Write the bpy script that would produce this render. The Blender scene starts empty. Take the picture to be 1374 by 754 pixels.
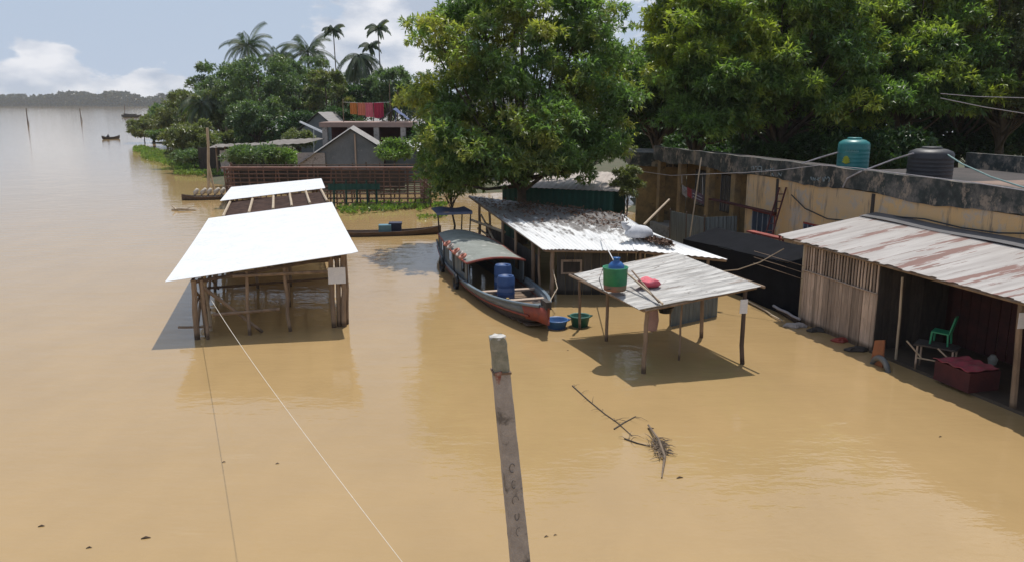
import bpy, math, random
import numpy as np
from mathutils import Vector, Matrix
R = math.radians
random.seed(7); rng = np.random.default_rng(11)
sc = bpy.context.scene
COL = sc.collection

# ---------------------------------------------------------------- camera
F, H, PT = 1078.0, 6.5, R(12.45)
cam_d = bpy.data.cameras.new('camera'); cam = bpy.data.objects.new('camera', cam_d); COL.objects.link(cam)
cam.location = (0, 0, H); cam.rotation_euler = (R(90) - PT, 0, 0)
cam_d.sensor_width = 36; cam_d.lens = 36 * F / 1374
cam_d.clip_start = 0.1; cam_d.clip_end = 9000
sc.camera = cam

# ---------------------------------------------------------------- world, sun, exposure
SUN = Vector((0.13, 0.42, 1.0)).normalized()
EL = math.asin(SUN.z); AZ = math.atan2(SUN.x, SUN.y)
w = bpy.data.worlds.new('World'); sc.world = w; w.use_nodes = True
nt = w.node_tree; nt.nodes.clear(); L = nt.links
out = nt.nodes.new('ShaderNodeOutputWorld'); bg = nt.nodes.new('ShaderNodeBackground')
sky = nt.nodes.new('ShaderNodeTexSky'); sky.sky_type = 'NISHITA'; sky.sun_disc = False
sky.sun_elevation = EL; sky.sun_rotation = AZ; sky.air_density = 1.0; sky.dust_density = 3.0; sky.ozone_density = 1.5
SKY_STRENGTH = 0.07
bg.inputs['Strength'].default_value = SKY_STRENGTH
tc = nt.nodes.new('ShaderNodeTexCoord')
def wn(t, **k):
    n = nt.nodes.new(t)
    for a, b in k.items(): setattr(n, a, b)
    return n
def wm(op, a, b=None, c=None):
    n = wn('ShaderNodeMath', operation=op)
    for i, x in enumerate((a, b, c)):
        if x is None: continue
        if isinstance(x, (int, float)): n.inputs[i].default_value = x
        else: L.new(x, n.inputs[i])
    return n.outputs[0]
mp = wn('ShaderNodeMapping'); mp.inputs['Scale'].default_value = (1, 1, 2.2); L.new(tc.outputs['Generated'], mp.inputs[0])
nz = wn('ShaderNodeTexNoise'); nz.inputs['Scale'].default_value = 9; nz.inputs['Detail'].default_value = 9; nz.inputs['Roughness'].default_value = 0.62
L.new(mp.outputs[0], nz.inputs['Vector'])
sep = wn('ShaderNodeSeparateXYZ'); L.new(tc.outputs['Generated'], sep.inputs[0])
acc = None
# cumulus heaps: pixel-free directions (azimuth deg from +Y, elevation deg, width, height, weight)
for az, el, sx, sz, wt in [(-31.5, 1.0, 4.0, 1.4, .40), (-29.4, 2.2, 1.6, 2.1, .36), (-23.0, 1.6, 1.7, 1.6, .42), (-25.5, .7, 4.0, .8, .30), (-10, 3.5, 5.5, 3.2, .52), (-8, 4.5, 2.5, 2.2, .2),
                           (-7, 6.5, 3.0, 2.0, .3), (9, 8, 7, 3.5, .42), (-2, 5, 5, 4, .3), (20, 22, 14, 7, .33), (34, 30, 12, 8, .35),
                           (-60, 4, 12, 3, .4), (60, 8, 20, 6, .4), (120, 12, 30, 9, .4), (-130, 10, 30, 8, .4), (180, 16, 30, 9, .4)]:
    a = R(az); u = (math.cos(a), -math.sin(a))
    lat = wm('ADD', wm('MULTIPLY', sep.outputs[0], u[0]), wm('MULTIPLY', sep.outputs[1], u[1]))
    fwd = wm('ADD', wm('MULTIPLY', sep.outputs[0], math.sin(a)), wm('MULTIPLY', sep.outputs[1], math.cos(a)))
    dz = wm('SUBTRACT', sep.outputs[2], math.sin(R(el)))
    q = wm('ADD', wm('POWER', wm('DIVIDE', lat, math.tan(R(sx))), 2), wm('POWER', wm('DIVIDE', dz, math.tan(R(sz))), 2))
    g = wm('MULTIPLY', wm('MULTIPLY', wm('POWER', 2.718, wm('MULTIPLY', q, -0.7)), wt), wm('GREATER_THAN', fwd, 0.2))
    acc = g if acc is None else wm('ADD', acc, g)
val = wm('ADD', acc, wm('MULTIPLY_ADD', nz.outputs['Fac'], 1.5, -.25))
mr = wn('ShaderNodeMapRange', interpolation_type='SMOOTHSTEP'); L.new(val, mr.inputs[0])
mr.inputs[1].default_value = 0.77; mr.inputs[2].default_value = 0.90; mr.inputs[4].default_value = .85
nz2 = wn('ShaderNodeTexNoise'); nz2.inputs['Scale'].default_value = 16; nz2.inputs['Detail'].default_value = 6; L.new(mp.outputs[0], nz2.inputs['Vector'])
cr = wn('ShaderNodeValToRGB'); L.new(nz2.outputs['Fac'], cr.inputs[0])
k = 1 / SKY_STRENGTH
cr.color_ramp.elements[0].position = .35; cr.color_ramp.elements[0].color = (.46 * k, .52 * k, .63 * k, 1)
cr.color_ramp.elements[1].position = .62; cr.color_ramp.elements[1].color = (.88 * k, .88 * k, .91 * k, 1)
# humid veil of the lower sky
veil = wn('ShaderNodeMapRange'); L.new(sep.outputs[2], veil.inputs[0])
veil.inputs[1].default_value = 0.0; veil.inputs[2].default_value = 0.55; veil.inputs[3].default_value = 0.92; veil.inputs[4].default_value = 0.55
mv = wn('ShaderNodeMixRGB'); L.new(veil.outputs[0], mv.inputs[0]); L.new(sky.outputs[0], mv.inputs[1])
mv.inputs[2].default_value = (.50 * k, .60 * k, .76 * k, 1)
mx = wn('ShaderNodeMixRGB'); L.new(mr.outputs[0], mx.inputs[0]); L.new(mv.outputs[0], mx.inputs[1]); L.new(cr.outputs[0], mx.inputs[2])
L.new(mx.outputs[0], bg.inputs['Color']); L.new(bg.outputs[0], out.inputs['Surface'])

sd = bpy.data.lights.new('sun', 'SUN'); sun = bpy.data.objects.new('sun', sd); COL.objects.link(sun)
sd.energy = 3.9; sd.angle = R(0.55); sd.color = (1, .955, .88)
sun.rotation_euler = SUN.to_track_quat('Z', 'Y').to_euler(); sun.location = (10, 30, 60)
vs = sc.view_settings; vs.view_transform = 'Standard'; vs.look = 'None'; vs.exposure = 0.04; vs.gamma = 1
sc.cycles.use_denoising = True
sc.cycles.max_bounces = 6; sc.cycles.diffuse_bounces = 3; sc.cycles.glossy_bounces = 3; sc.cycles.volume_bounces = 1
sc.cycles.transparent_max_bounces = 8; sc.cycles.caustics_reflective = False

# ---------------------------------------------------------------- survey helpers (pixel of the photo + known depth / height / wall -> world point)
def ray(u, v):
    a = (u - 687) / F; b = -(v - 377) / F
    return Vector((a, math.cos(PT) + b * math.sin(PT), -math.sin(PT) + b * math.cos(PT)))
def Z(u, v, z=0.0):
    d = ray(u, v); t = (z - H) / d.z; return Vector((d.x * t, d.y * t, z))
def P(u, v, Y):
    d = ray(u, v); t = Y / d.y; return Vector((d.x * t, Y, H + d.z * t))
DV = Vector((math.sin(R(-15)), math.cos(R(-15)), 0)); EV = Vector((DV.y, -DV.x, 0))
WP = Vector((9.67, 33.16, 0))                       # far corner of the long yellow wall
def PL(u, v, off=0.0):                              # on the wall plane moved off metres towards the river
    p = WP - EV * off; d = ray(u, v); t = (p.x * EV.x + p.y * EV.y) / (d.x * EV.x + d.y * EV.y)
    return Vector((d.x * t, d.y * t, H + d.z * t))
def W(s, z, off=0.0):                               # s metres along the wall towards the camera
    p = WP - DV * s - EV * off; return Vector((p.x, p.y, z))

# ---------------------------------------------------------------- materials
def new_mat(name):
    m = bpy.data.materials.new(name); m.use_nodes = True
    t = m.node_tree; return m, t, t.nodes['Principled BSDF'], t.links
def noise(t, vec, scale, detail=5, rough=.6):
    n = t.nodes.new('ShaderNodeTexNoise'); n.inputs['Scale'].default_value = scale
    n.inputs['Detail'].default_value = detail; n.inputs['Roughness'].default_value = rough
    t.links.new(vec, n.inputs['Vector']); return n.outputs['Fac']
def ramp(t, fac, stops, interp='LINEAR'):
    n = t.nodes.new('ShaderNodeValToRGB'); t.links.new(fac, n.inputs[0]); r = n.color_ramp; r.interpolation = interp
    while len(r.elements) < len(stops): r.elements.new(.5)
    for e, (p, c) in zip(r.elements, stops):
        e.position = p; e.color = (c, c, c, 1) if isinstance(c, (int, float)) else (*c, 1)
    return n.outputs[0]
def mixc(t, fac, a, b, mode='MIX'):
    n = t.nodes.new('ShaderNodeMixRGB'); n.blend_type = mode
    for i, x in enumerate((fac, a, b)):
        if isinstance(x, (int, float)): n.inputs[i].default_value = x
        elif isinstance(x, tuple): n.inputs[i].default_value = (*x, 1)
        else: t.links.new(x, n.inputs[i])
    return n.outputs[0]
def coords(t, kind='Object', scale=(1, 1, 1)):
    c = t.nodes.new('ShaderNodeTexCoord'); m = t.nodes.new('ShaderNodeMapping'); m.inputs['Scale'].default_value = scale
    t.links.new(c.outputs[kind], m.inputs[0]); return m.outputs[0]
def bump(t, h, bs, strength=.3, dist=.02):
    n = t.nodes.new('ShaderNodeBump'); n.inputs['Strength'].default_value = strength; n.inputs['Distance'].default_value = dist
    t.links.new(h, n.inputs['Height']); t.links.new(n.outputs[0], bs.inputs['Normal'])
MATS = {}
def pm(name, c1, c2=None, scale=3, rough=.8, stretch=(1, 1, 1), b=.25, metal=0, spots=None, kind='Object', spec=None, island=0, wet=False):
    """mottled two-colour material with fine grain, optional third colour in patches"""
    if name in MATS: return MATS[name]
    m, t, bs, l = new_mat(name); c2 = c2 or tuple(x * .6 for x in c1)
    v = coords(t, kind, stretch)
    col = ramp(t, noise(t, v, scale), [(.35, c1), (.68, c2)])
    fine = noise(t, v, scale * 9, 3)
    col = mixc(t, .35, col, ramp(t, fine, [(.3, .55), (.7, 1.0)]), 'MULTIPLY')
    if spots:
        c3, sc3, lo = spots
        col = mixc(t, ramp(t, noise(t, v, sc3, 7, .65), [(lo, 0.0), (lo + .08, 1.0)]), col, c3)
    if island:
        g = t.nodes.new('ShaderNodeNewGeometry'); col = mixc(t, island, col, ramp(t, g.outputs['Random Per Island'], [(0, .45), (.5, .95), (1, 1.5)]), 'MULTIPLY')
    if wet:      # damp, silt-stained foot of everything that stands in the flood
        oc = t.nodes.new('ShaderNodeTexCoord'); sz_ = t.nodes.new('ShaderNodeSeparateXYZ'); l.new(oc.outputs['Object'], sz_.inputs[0])
        col = mixc(t, ramp(t, sz_.outputs[2], [(.10, 1.0), (.20, 0.0)]), col, mixc(t, 1.0, col, (.38, .34, .30), 'MULTIPLY'))
    l.new(col, bs.inputs['Base Color']); bs.inputs['Roughness'].default_value = rough; bs.inputs['Metallic'].default_value = metal
    if spec is not None: bs.inputs['Specular IOR Level'].default_value = spec
    if b: bump(t, fine, bs, b)
    MATS[name] = m; return m
def leafmat(name, base, young, dark, amount=.55, scale=.45, transl=.3):
    m, t, bs, l = new_mat(name); v = coords(t)
    g = t.nodes.new('ShaderNodeNewGeometry')
    col = mixc(t, ramp(t, noise(t, v, scale, 3), [(amount, 0.0), (amount + .12, 1.0)]), base, young)
    col = mixc(t, ramp(t, noise(t, v, scale * 2.3, 2), [(.5, 0.0), (.62, .7)]), col, dark)
    col = mixc(t, .75, col, ramp(t, g.outputs['Random Per Island'], [(0, .6), (.5, 1.0), (1, 1.5)]), 'MULTIPLY')
    l.new(col, bs.inputs['Base Color']); bs.inputs['Roughness'].default_value = .42; bs.inputs['Specular IOR Level'].default_value = .5
    tr = t.nodes.new('ShaderNodeBsdfTranslucent'); l.new(mixc(t, 1.0, col, (1.3, 1.5, .5), 'MULTIPLY'), tr.inputs[0])
    ms = t.nodes.new('ShaderNodeMixShader'); ms.inputs[0].default_value = transl
    l.new(bs.outputs[0], ms.inputs[1]); l.new(tr.outputs[0], ms.inputs[2])
    l.new(ms.outputs[0], t.nodes['Material Output'].inputs['Surface']); return m

def water_mat():
    m, t, bs, l = new_mat('muddy_water'); v = coords(t)
    big = noise(t, coords(t, 'Object', (1, .35, 1)), .035, 4)
    col = ramp(t, big, [(.35, (.372, .252, .118)), (.65, (.402, .276, .134))])
    fine = noise(t, coords(t, 'Object', (1, .6, 1)), .5, 6)
    col = mixc(t, .8, col, ramp(t, fine, [(.3, .90), (.7, 1.05)]), 'MULTIPLY')
    streak = noise(t, coords(t, 'Object', (.5, 2.4, 1)), .9, 8, .7)
    col = mixc(t, ramp(t, streak, [(.62, 0.0), (.72, .30)]), col, (.47, .36, .22))
    l.new(col, bs.inputs['Base Color']); bs.inputs['IOR'].default_value = 1.43
    bs.inputs['Roughness'].default_value = .035
    a = noise(t, coords(t, 'Object', (.7, 1.6, 1)), 1.3, 3, .5); b_ = noise(t, coords(t, 'Object', (1, 2.0, 1)), 5, 2, .5)
    c = noise(t, v, .25, 2)
    n1 = t.nodes.new('ShaderNodeMath'); n1.operation = 'MULTIPLY_ADD'; l.new(b_, n1.inputs[0]); n1.inputs[1].default_value = .18; l.new(a, n1.inputs[2])
    n2 = t.nodes.new('ShaderNodeMath'); n2.operation = 'MULTIPLY_ADD'; l.new(c, n2.inputs[0]); n2.inputs[1].default_value = 1.5; l.new(n1.outputs[0], n2.inputs[2])
    bump(t, n2.outputs[0], bs, .7, .022)
    return m
M_WATER = water_mat()
M_LAND = pm('wet_bank', (.10, .085, .05), (.06, .075, .03), 1.2, .95, b=.6)
M_BAMBOO = pm('weathered_bamboo', (.30, .21, .14), (.16, .11, .075), 4, .7, (1, 1, .3), wet=True)
M_BAMBOO_P = pm('pale_bamboo', (.52, .42, .30), (.34, .26, .18), 4, .65, (1, 1, .3))
M_BAMBOO_D = pm('dark_bamboo', (.13, .085, .06), (.07, .05, .04), 4, .8, (1, 1, .3), wet=True)
M_LATH = pm('brown_laths', (.17, .10, .075), (.08, .05, .04), 3, .85)
M_PLANK = pm('grey_planks', (.50, .38, .295), (.32, .245, .19), 6, .85, (3, 3, .35), spots=((.17, .13, .11), 2.5, .60), island=.8, wet=True)
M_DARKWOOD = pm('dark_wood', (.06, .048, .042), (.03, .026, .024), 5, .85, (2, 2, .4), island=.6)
M_NEWTIN = pm('bright_new_tin', (.88, .88, .88), (.80, .81, .82), 1.5, .38, b=.05, metal=.15)
M_PAPER = pm('white_paper', (.75, .74, .74), (.66, .66, .68), 5, .8, b=0)
M_BLACK = pm('black_plastic', (.012, .013, .017), (.02, .021, .026), 2, .45, b=.3)
M_CONC = pm('grey_concrete', (.42, .38, .355), (.30, .27, .255), 7, .9, b=.5, spots=((.14, .125, .115), 3.2, .57))
M_TRUNK = pm('bark', (.13, .10, .075), (.06, .05, .04), 3, .95, (2, 2, .5), b=.8)
M_PTRUNK = pm('palm_bark', (.24, .21, .18), (.14, .12, .10), 3, .95, (1, 1, 3), b=.5)
M_RED = pm('faded_red_paint', (.33, .05, .035), (.18, .03, .025), 4, .6)
M_DARKRED = pm('dark_red_board', (.09, .018, .018), (.05, .012, .013), 2, .8)
M_LITTER = pm('dead_leaves', (.20, .12, .08), (.09, .05, .035), 5, .9, b=0)
M_GTARP = pm('green_net', (.012, .075, .06), (.008, .05, .045), 2, .8)

def yellow_wall_mat():
    m, t, bs, l = new_mat('stained_yellow_plaster'); v = coords(t)
    col = ramp(t, noise(t, v, .7, 5), [(.35, (.64, .41, .185)), (.65, (.55, .40, .245))])
    col = mixc(t, ramp(t, noise(t, v, 1.6, 8, .7), [(.52, 0.0), (.62, .8)]), col, (.42, .38, .33))
    streak = noise(t, coords(t, 'Object', (2.2, 2.2, .25)), 2.0, 6, .7)
    col = mixc(t, ramp(t, streak, [(.54, 0.0), (.66, .85)]), col, (.20, .16, .125))
    l.new(col, bs.inputs['Base Color']); bs.inputs['Roughness'].default_value = .9; bump(t, noise(t, v, 12), bs, .4); return m
def mould_mat():
    m, t, bs, l = new_mat('black_moulded_plaster'); v = coords(t)
    col = ramp(t, noise(t, v, 1.5, 7, .7), [(.3, (.014, .016, .016)), (.48, (.04, .048, .046)), (.62, (.16, .145, .13)), (.75, (.26, .23, .2))])
    wear = noise(t, coords(t, 'Object', (1, 1, .6)), 2.3, 8, .75)
    col = mixc(t, ramp(t, wear, [(.54, 0.0), (.60, .85)]), col, (.30, .24, .185))
    l.new(col, bs.inputs['Base Color']); bs.inputs['Roughness'].default_value = .92; bump(t, noise(t, v, 10), bs, .5); return m
M_YELLOW = yellow_wall_mat(); M_MOULD = mould_mat()
M_YSHADE = pm('shade_dark_yellow', (.33, .22, .10), (.17, .12, .07), 2, .85, spots=((.09, .07, .05), 2.5, .6))  # yellow darkened so the colour carries the shade of the veranda
M_ROOFTOP = pm('brown_rooftop', (.27, .19, .15), (.17, .12, .10), .8, .95, spots=((.07, .06, .055), 1.3, .58))

def sheet_mat(name, light, mid, rust, rust_lo, us, vs_, rough=.5, metal=.3, second=None):
    """corrugated tin: streaks follow the sheets (UV x across the sheets, y down the slope)"""
    m, t, bs, l = new_mat(name)
    v = coords(t, 'UV', (us, vs_, 1))
    col = ramp(t, noise(t, v, 1, 6, .6), [(.35, light), (.66, mid)])
    blot = noise(t, coords(t, 'UV', (us * .45, vs_ * .6, 1)), 1, 7, .65)
    f = ramp(t, blot, [(rust_lo + .01, 0.0), (rust_lo + .03, .9)])
    col = mixc(t, f, col, rust)
    if second:
        g = noise(t, coords(t, 'UV', (us * 1.7, vs_ * 1.4, 1)), 1, 8, .7)
        col = mixc(t, ramp(t, g, [(second[1], 0.0), (second[1] + .02, .9)]), col, second[0])
    l.new(col, bs.inputs['Base Color']); bs.inputs['Roughness'].default_value = rough; bs.inputs['Metallic'].default_value = metal
    return m
M_RUSTTIN = sheet_mat('rusty_tin', (.38, .36, .35), (.25, .23, .22), (.15, .062, .048), .525, 46, 1.1, .65, .15, ((.13, .085, .07), .60))
M_OLDTIN = sheet_mat('weathered_tin', (.50, .49, .475), (.21, .20, .19), (.18, .14, .12), .58, 3.2, 34, .65, .15, ((.09, .07, .06), .60))
M_GREYTIN = sheet_mat('grey_tin', (.30, .29, .28), (.22, .20, .19), (.14, .10, .08), .6, 10, 2, .7, .1)
M_TINWALL = sheet_mat('blue_grey_tin', (.16, .19, .20), (.10, .12, .13), (.09, .06, .05), .62, 14, 1.2, .6, .2)
def shade_tin():
    m = sheet_mat('painted_shade_tin', (.84, .84, .84), (.66, .67, .68), (.30, .24, .20), .66, 8, 3, .45, .15); t = m.node_tree; bs = t.nodes['Principled BSDF']; l = t.links
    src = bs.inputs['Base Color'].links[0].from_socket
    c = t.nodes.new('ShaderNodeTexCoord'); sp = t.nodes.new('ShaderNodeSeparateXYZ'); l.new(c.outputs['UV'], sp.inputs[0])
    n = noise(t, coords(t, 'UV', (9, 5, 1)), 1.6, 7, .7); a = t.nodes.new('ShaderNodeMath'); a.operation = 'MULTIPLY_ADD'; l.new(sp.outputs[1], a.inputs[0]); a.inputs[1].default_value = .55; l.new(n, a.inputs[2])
    l.new(mixc(t, ramp(t, a.outputs[0], [(.66, 0.0), (.78, .92)]), src, (.15, .135, .13)), bs.inputs['Base Color']); return m  # tree shade painted in as dark grey, growing towards the back edge
M_SHADETIN = shade_tin()
M_MIDTIN = sheet_mat('bright_old_tin', (.84, .84, .84), (.66, .67, .68), (.30, .24, .20), .66, 8, 3, .45, .15)

# ---------------------------------------------------------------- mesh builder
ROOTLOC = {}
class MB:
    def __init__(s): s.v = []; s.f = []; s.uv = {}
    def add(s, vs_, fs):
        n = len(s.v); s.v += [tuple(x) for x in vs_]; s.f += [tuple(i + n for i in f) for f in fs]; return n
    def hexa(s, a, b):                # two quads (lists of 4 points), bottom and top
        s.add(list(a) + list(b), [(3, 2, 1, 0), (4, 5, 6, 7), (0, 1, 5, 4), (1, 2, 6, 5), (2, 3, 7, 6), (3, 0, 4, 7)])
        return s
    def box(s, c, size, rz=0, tilt=None):
        m = Matrix.Rotation(rz, 3, 'Z')
        if tilt is not None: m = m @ Matrix.Rotation(tilt[0], 3, 'X') @ Matrix.Rotation(tilt[1], 3, 'Y')
        c = Vector(c); hx, hy, hz = [q / 2 for q in size]
        q = lambda z: [c + m @ Vector((x, y, z)) for x, y in ((-hx, -hy), (hx, -hy), (hx, hy), (-hx, hy))]
        return s.hexa(q(-hz), q(hz))
    def tube(s, pts, rad, n=7, cap=True):
        pts = [Vector(p) for p in pts]
        if not isinstance(rad, (list, tuple)): rad = [rad] * len(pts)
        vv = []
        for i, p in enumerate(pts):
            d = (pts[min(i + 1, len(pts) - 1)] - pts[max(i - 1, 0)]).normalized()
            a = d.cross(Vector((0, 0, 1)) if abs(d.z) < .9 else Vector((1, 0, 0))).normalized(); b_ = d.cross(a)
            for k_ in range(n):
                t = 2 * math.pi * k_ / n; vv.append(p + (a * math.cos(t) + b_ * math.sin(t)) * rad[i])
        ff = [(i * n + k_, i * n + (k_ + 1) % n, (i + 1) * n + (k_ + 1) % n, (i + 1) * n + k_) for i in range(len(pts) - 1) for k_ in range(n)]
        if cap: ff += [tuple(reversed(range(n))), tuple(range((len(pts) - 1) * n, len(pts) * n))]
        s.add(vv, ff); return s
    def stick(s, a, b, r=.04, n=6, wob=.0, seg=4, taper=.85):   # slightly crooked pole
        a, b = Vector(a), Vector(b); pts = []
        for i in range(seg + 1):
            t = i / seg; p = a.lerp(b, t)
            if 0 < i < seg: p += Vector((random.uniform(-wob, wob), random.uniform(-wob, wob), 0))
            pts.append(p)
        return s.tube(pts, [r * (1 - (1 - taper) * i / seg) for i in range(seg + 1)], n)
    def lathe(s, prof, c=(0, 0, 0), n=28, sx=1, sy=1):
        c = Vector(c); vv = []
        for r, z in prof:
            for k_ in range(n):
                t = 2 * math.pi * k_ / n; vv.append(c + Vector((r * math.cos(t) * sx, r * math.sin(t) * sy, z)))
        m = len(prof); ff = [(i * n + k_, i * n + (k_ + 1) % n, (i + 1) * n + (k_ + 1) % n, (i + 1) * n + k_) for i in range(m - 1) for k_ in range(n)]
        if prof[0][0] > 1e-4: ff.append(tuple(reversed(range(n))))
        if prof[-1][0] > 1e-4: ff.append(tuple(range((m - 1) * n, m * n)))
        s.add(vv, ff); return s
    def sheet(s, A, B, C, D, nu=60, nv=8, ridges=0, amp=.012, across='u', th=.012, sag=0, ragged=0):
        """A-B near edge, D-C far edge. ridges counted along u (A to B) or v."""
        A, B, C, D = map(Vector, (A, B, C, D)); N = (B - A).cross(D - A).normalized()
        if N.z < 0: N = -N
        top = []; uvs = []
        rag = [random.uniform(-ragged, ragged) for _ in range(nu + 1)]; rag2 = [random.uniform(-ragged, ragged) for _ in range(nu + 1)]
        for j in range(nv + 1):
            for i in range(nu + 1):
                u, v = i / nu, j / nv
                vv = v
                if j == 0: vv = rag[i // 5 * 5] * .02
                if j == nv: vv = 1 + rag2[i // 5 * 5] * .02
                p = A.lerp(B, u).lerp(D.lerp(C, u), vv)
                t = (u if across == 'u' else v) * ridges
                p += N * (amp * math.sin(2 * math.pi * t)) + Vector((0, 0, -sag * 4 * v * (1 - v)))
                top.append(p); uvs.append((u, v))
        n = len(top); base = len(s.v); s.add(top, []); s.add([p - N * th for p in top], [])
        st = nu + 1
        def face(idx):
            s.f.append(tuple(base + i for i in idx)); s.uv[len(s.f) - 1] = [uvs[i % n] for i in idx]
        for j in range(nv):
            for i in range(nu):
                a = j * st + i; face((a, a + 1, a + st + 1, a + st)); face((n + a, n + a + st, n + a + st + 1, n + a + 1))
        for i in range(nu):
            face((i, n + i, n + i + 1, i + 1)); a = nv * st + i; face((a, a + 1, n + a + 1, n + a))
        for j in range(nv):
            a = j * st; face((a, a + st, n + a + st, n + a)); a += nu; face((a, n + a, n + a + st, a + st))
        return s
    def build(s, name, mat, parent=None, smooth=False):
        me = bpy.data.meshes.new(name); off = Vector((0, 0, 0)); p = parent
        while p is not None:
            if p.name in ROOTLOC: off = ROOTLOC[p.name]
            p = p.parent
        me.from_pydata([(x[0] - off.x, x[1] - off.y, x[2] - off.z) for x in s.v], [], s.f)
        if s.uv:
            l = me.uv_layers.new(name='UVMap'); k_ = 0; arr = np.zeros(len(me.loops) * 2, dtype=np.float32)
            for fi, f in enumerate(s.f):
                uv = s.uv.get(fi)
                for q in range(len(f)):
                    if uv: arr[k_ * 2] = uv[q][0]; arr[k_ * 2 + 1] = uv[q][1]
                    k_ += 1
            l.data.foreach_set('uv', arr)
        me.materials.append(mat)
        if smooth:
            me.polygons.foreach_set('use_smooth', [True] * len(me.polygons))
        me.update()
        o = bpy.data.objects.new(name, me); COL.objects.link(o)
        if parent is not None: o.parent = parent
        return o
def tag(o, label, cat, group=None):
    o['label'] = label; o['category'] = cat
    if group: o['group'] = group
    return o
def struct(o, kind='structure'): o['kind'] = kind; return o
def thing(name, label, cat, loc=(0, 0, 0), group=None, rz=0):
    o = bpy.data.objects.new(name, None); COL.objects.link(o); o.location = loc; o.empty_display_size = .3
    ROOTLOC[o.name] = Vector(loc); o.rotation_euler = (0, 0, rz)
    return tag(o, label, cat, group)
def single(mb, name, mat, label, cat, loc=None, group=None, smooth=False):
    """a thing of one mesh whose origin sits at its base"""
    zs = [v[2] for v in mb.v]; loc = Vector(loc) if loc is not None else Vector((sum(v[0] for v in mb.v) / len(mb.v), sum(v[1] for v in mb.v) / len(mb.v), min(zs)))
    mb.v = [(x - loc.x, y - loc.y, z - loc.z) for x, y, z in mb.v]
    o = mb.build(name, mat, None, smooth); o.location = loc; return tag(o, label, cat, group)
def copy_tree(o, parent=None):
    c = o.copy(); COL.objects.link(c); c.parent = parent
    for ch in list(o.children): copy_tree(ch, c)
    return c

# ---------------------------------------------------------------- foliage
def leaf_cards(name, pts, dirs, length, width, n_per, mat, parent=None, droop=.5, spread=.9, off=None):
    """rosettes of real leaf blades; pts, dirs are numpy arrays (N,3)"""
    N = len(pts); idx = np.repeat(np.arange(N), n_per); M = len(idx)
    d = dirs[idx] + rng.normal(0, spread, (M, 3)); d[:, 2] -= droop
    d /= np.linalg.norm(d, axis=1)[:, None] + 1e-6
    r = rng.normal(0, 1, (M, 3)); sde = np.cross(d, r); sde /= np.linalg.norm(sde, axis=1)[:, None] + 1e-6
    sde[:, 2] *= .45
    Ln = length * rng.uniform(.7, 1.25, M)[:, None]; Wd = width * rng.uniform(.8, 1.2, M)[:, None]
    p0 = pts[idx]; mid = p0 + d * Ln * .5; mid[:, 2] += length * .08
    tip = p0 + d * Ln
    v = np.empty((M, 4, 3)); v[:, 0] = p0; v[:, 1] = mid - sde * Wd * .5; v[:, 2] = tip; v[:, 3] = mid + sde * Wd * .5
    v = v.reshape(-1, 3)
    if off is not None: v -= np.array(off)
    me = bpy.data.meshes.new(name); me.vertices.add(len(v)); me.vertices.foreach_set('co', v.astype(np.float32).ravel())
    me.loops.add(M * 4); me.loops.foreach_set('vertex_index', np.arange(M * 4, dtype=np.int32))
    me.polygons.add(M); me.polygons.foreach_set('loop_start', np.arange(0, M * 4, 4, dtype=np.int32))
    me.polygons.foreach_set('loop_total', np.full(M, 4, dtype=np.int32)); me.update(calc_edges=True)
    me.materials.append(mat)
    o = bpy.data.objects.new(name, me); COL.objects.link(o)
    if parent is not None: o.parent = parent
    return o
def blob_points(centers, radii, per, flat=.75, shell=.45):
    P_, D_ = [], []
    for c, r in zip(centers, radii):
        n = max(6, int(per * r * r * 1.75)); d = rng.normal(0, 1, (n, 3)); d /= np.linalg.norm(d, axis=1)[:, None]
        d[:, 2] = np.where(d[:, 2] < -.45, -d[:, 2] * .6, d[:, 2])
        rr = r * (1 - shell * rng.random(n) ** 1.6)[:, None]
        p = c + d * rr * np.array([1, 1, flat]) + rng.normal(0, r * .07, (n, 3)); P_.append(p); D_.append(d)
    return np.vstack(P_), np.vstack(D_)
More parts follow.
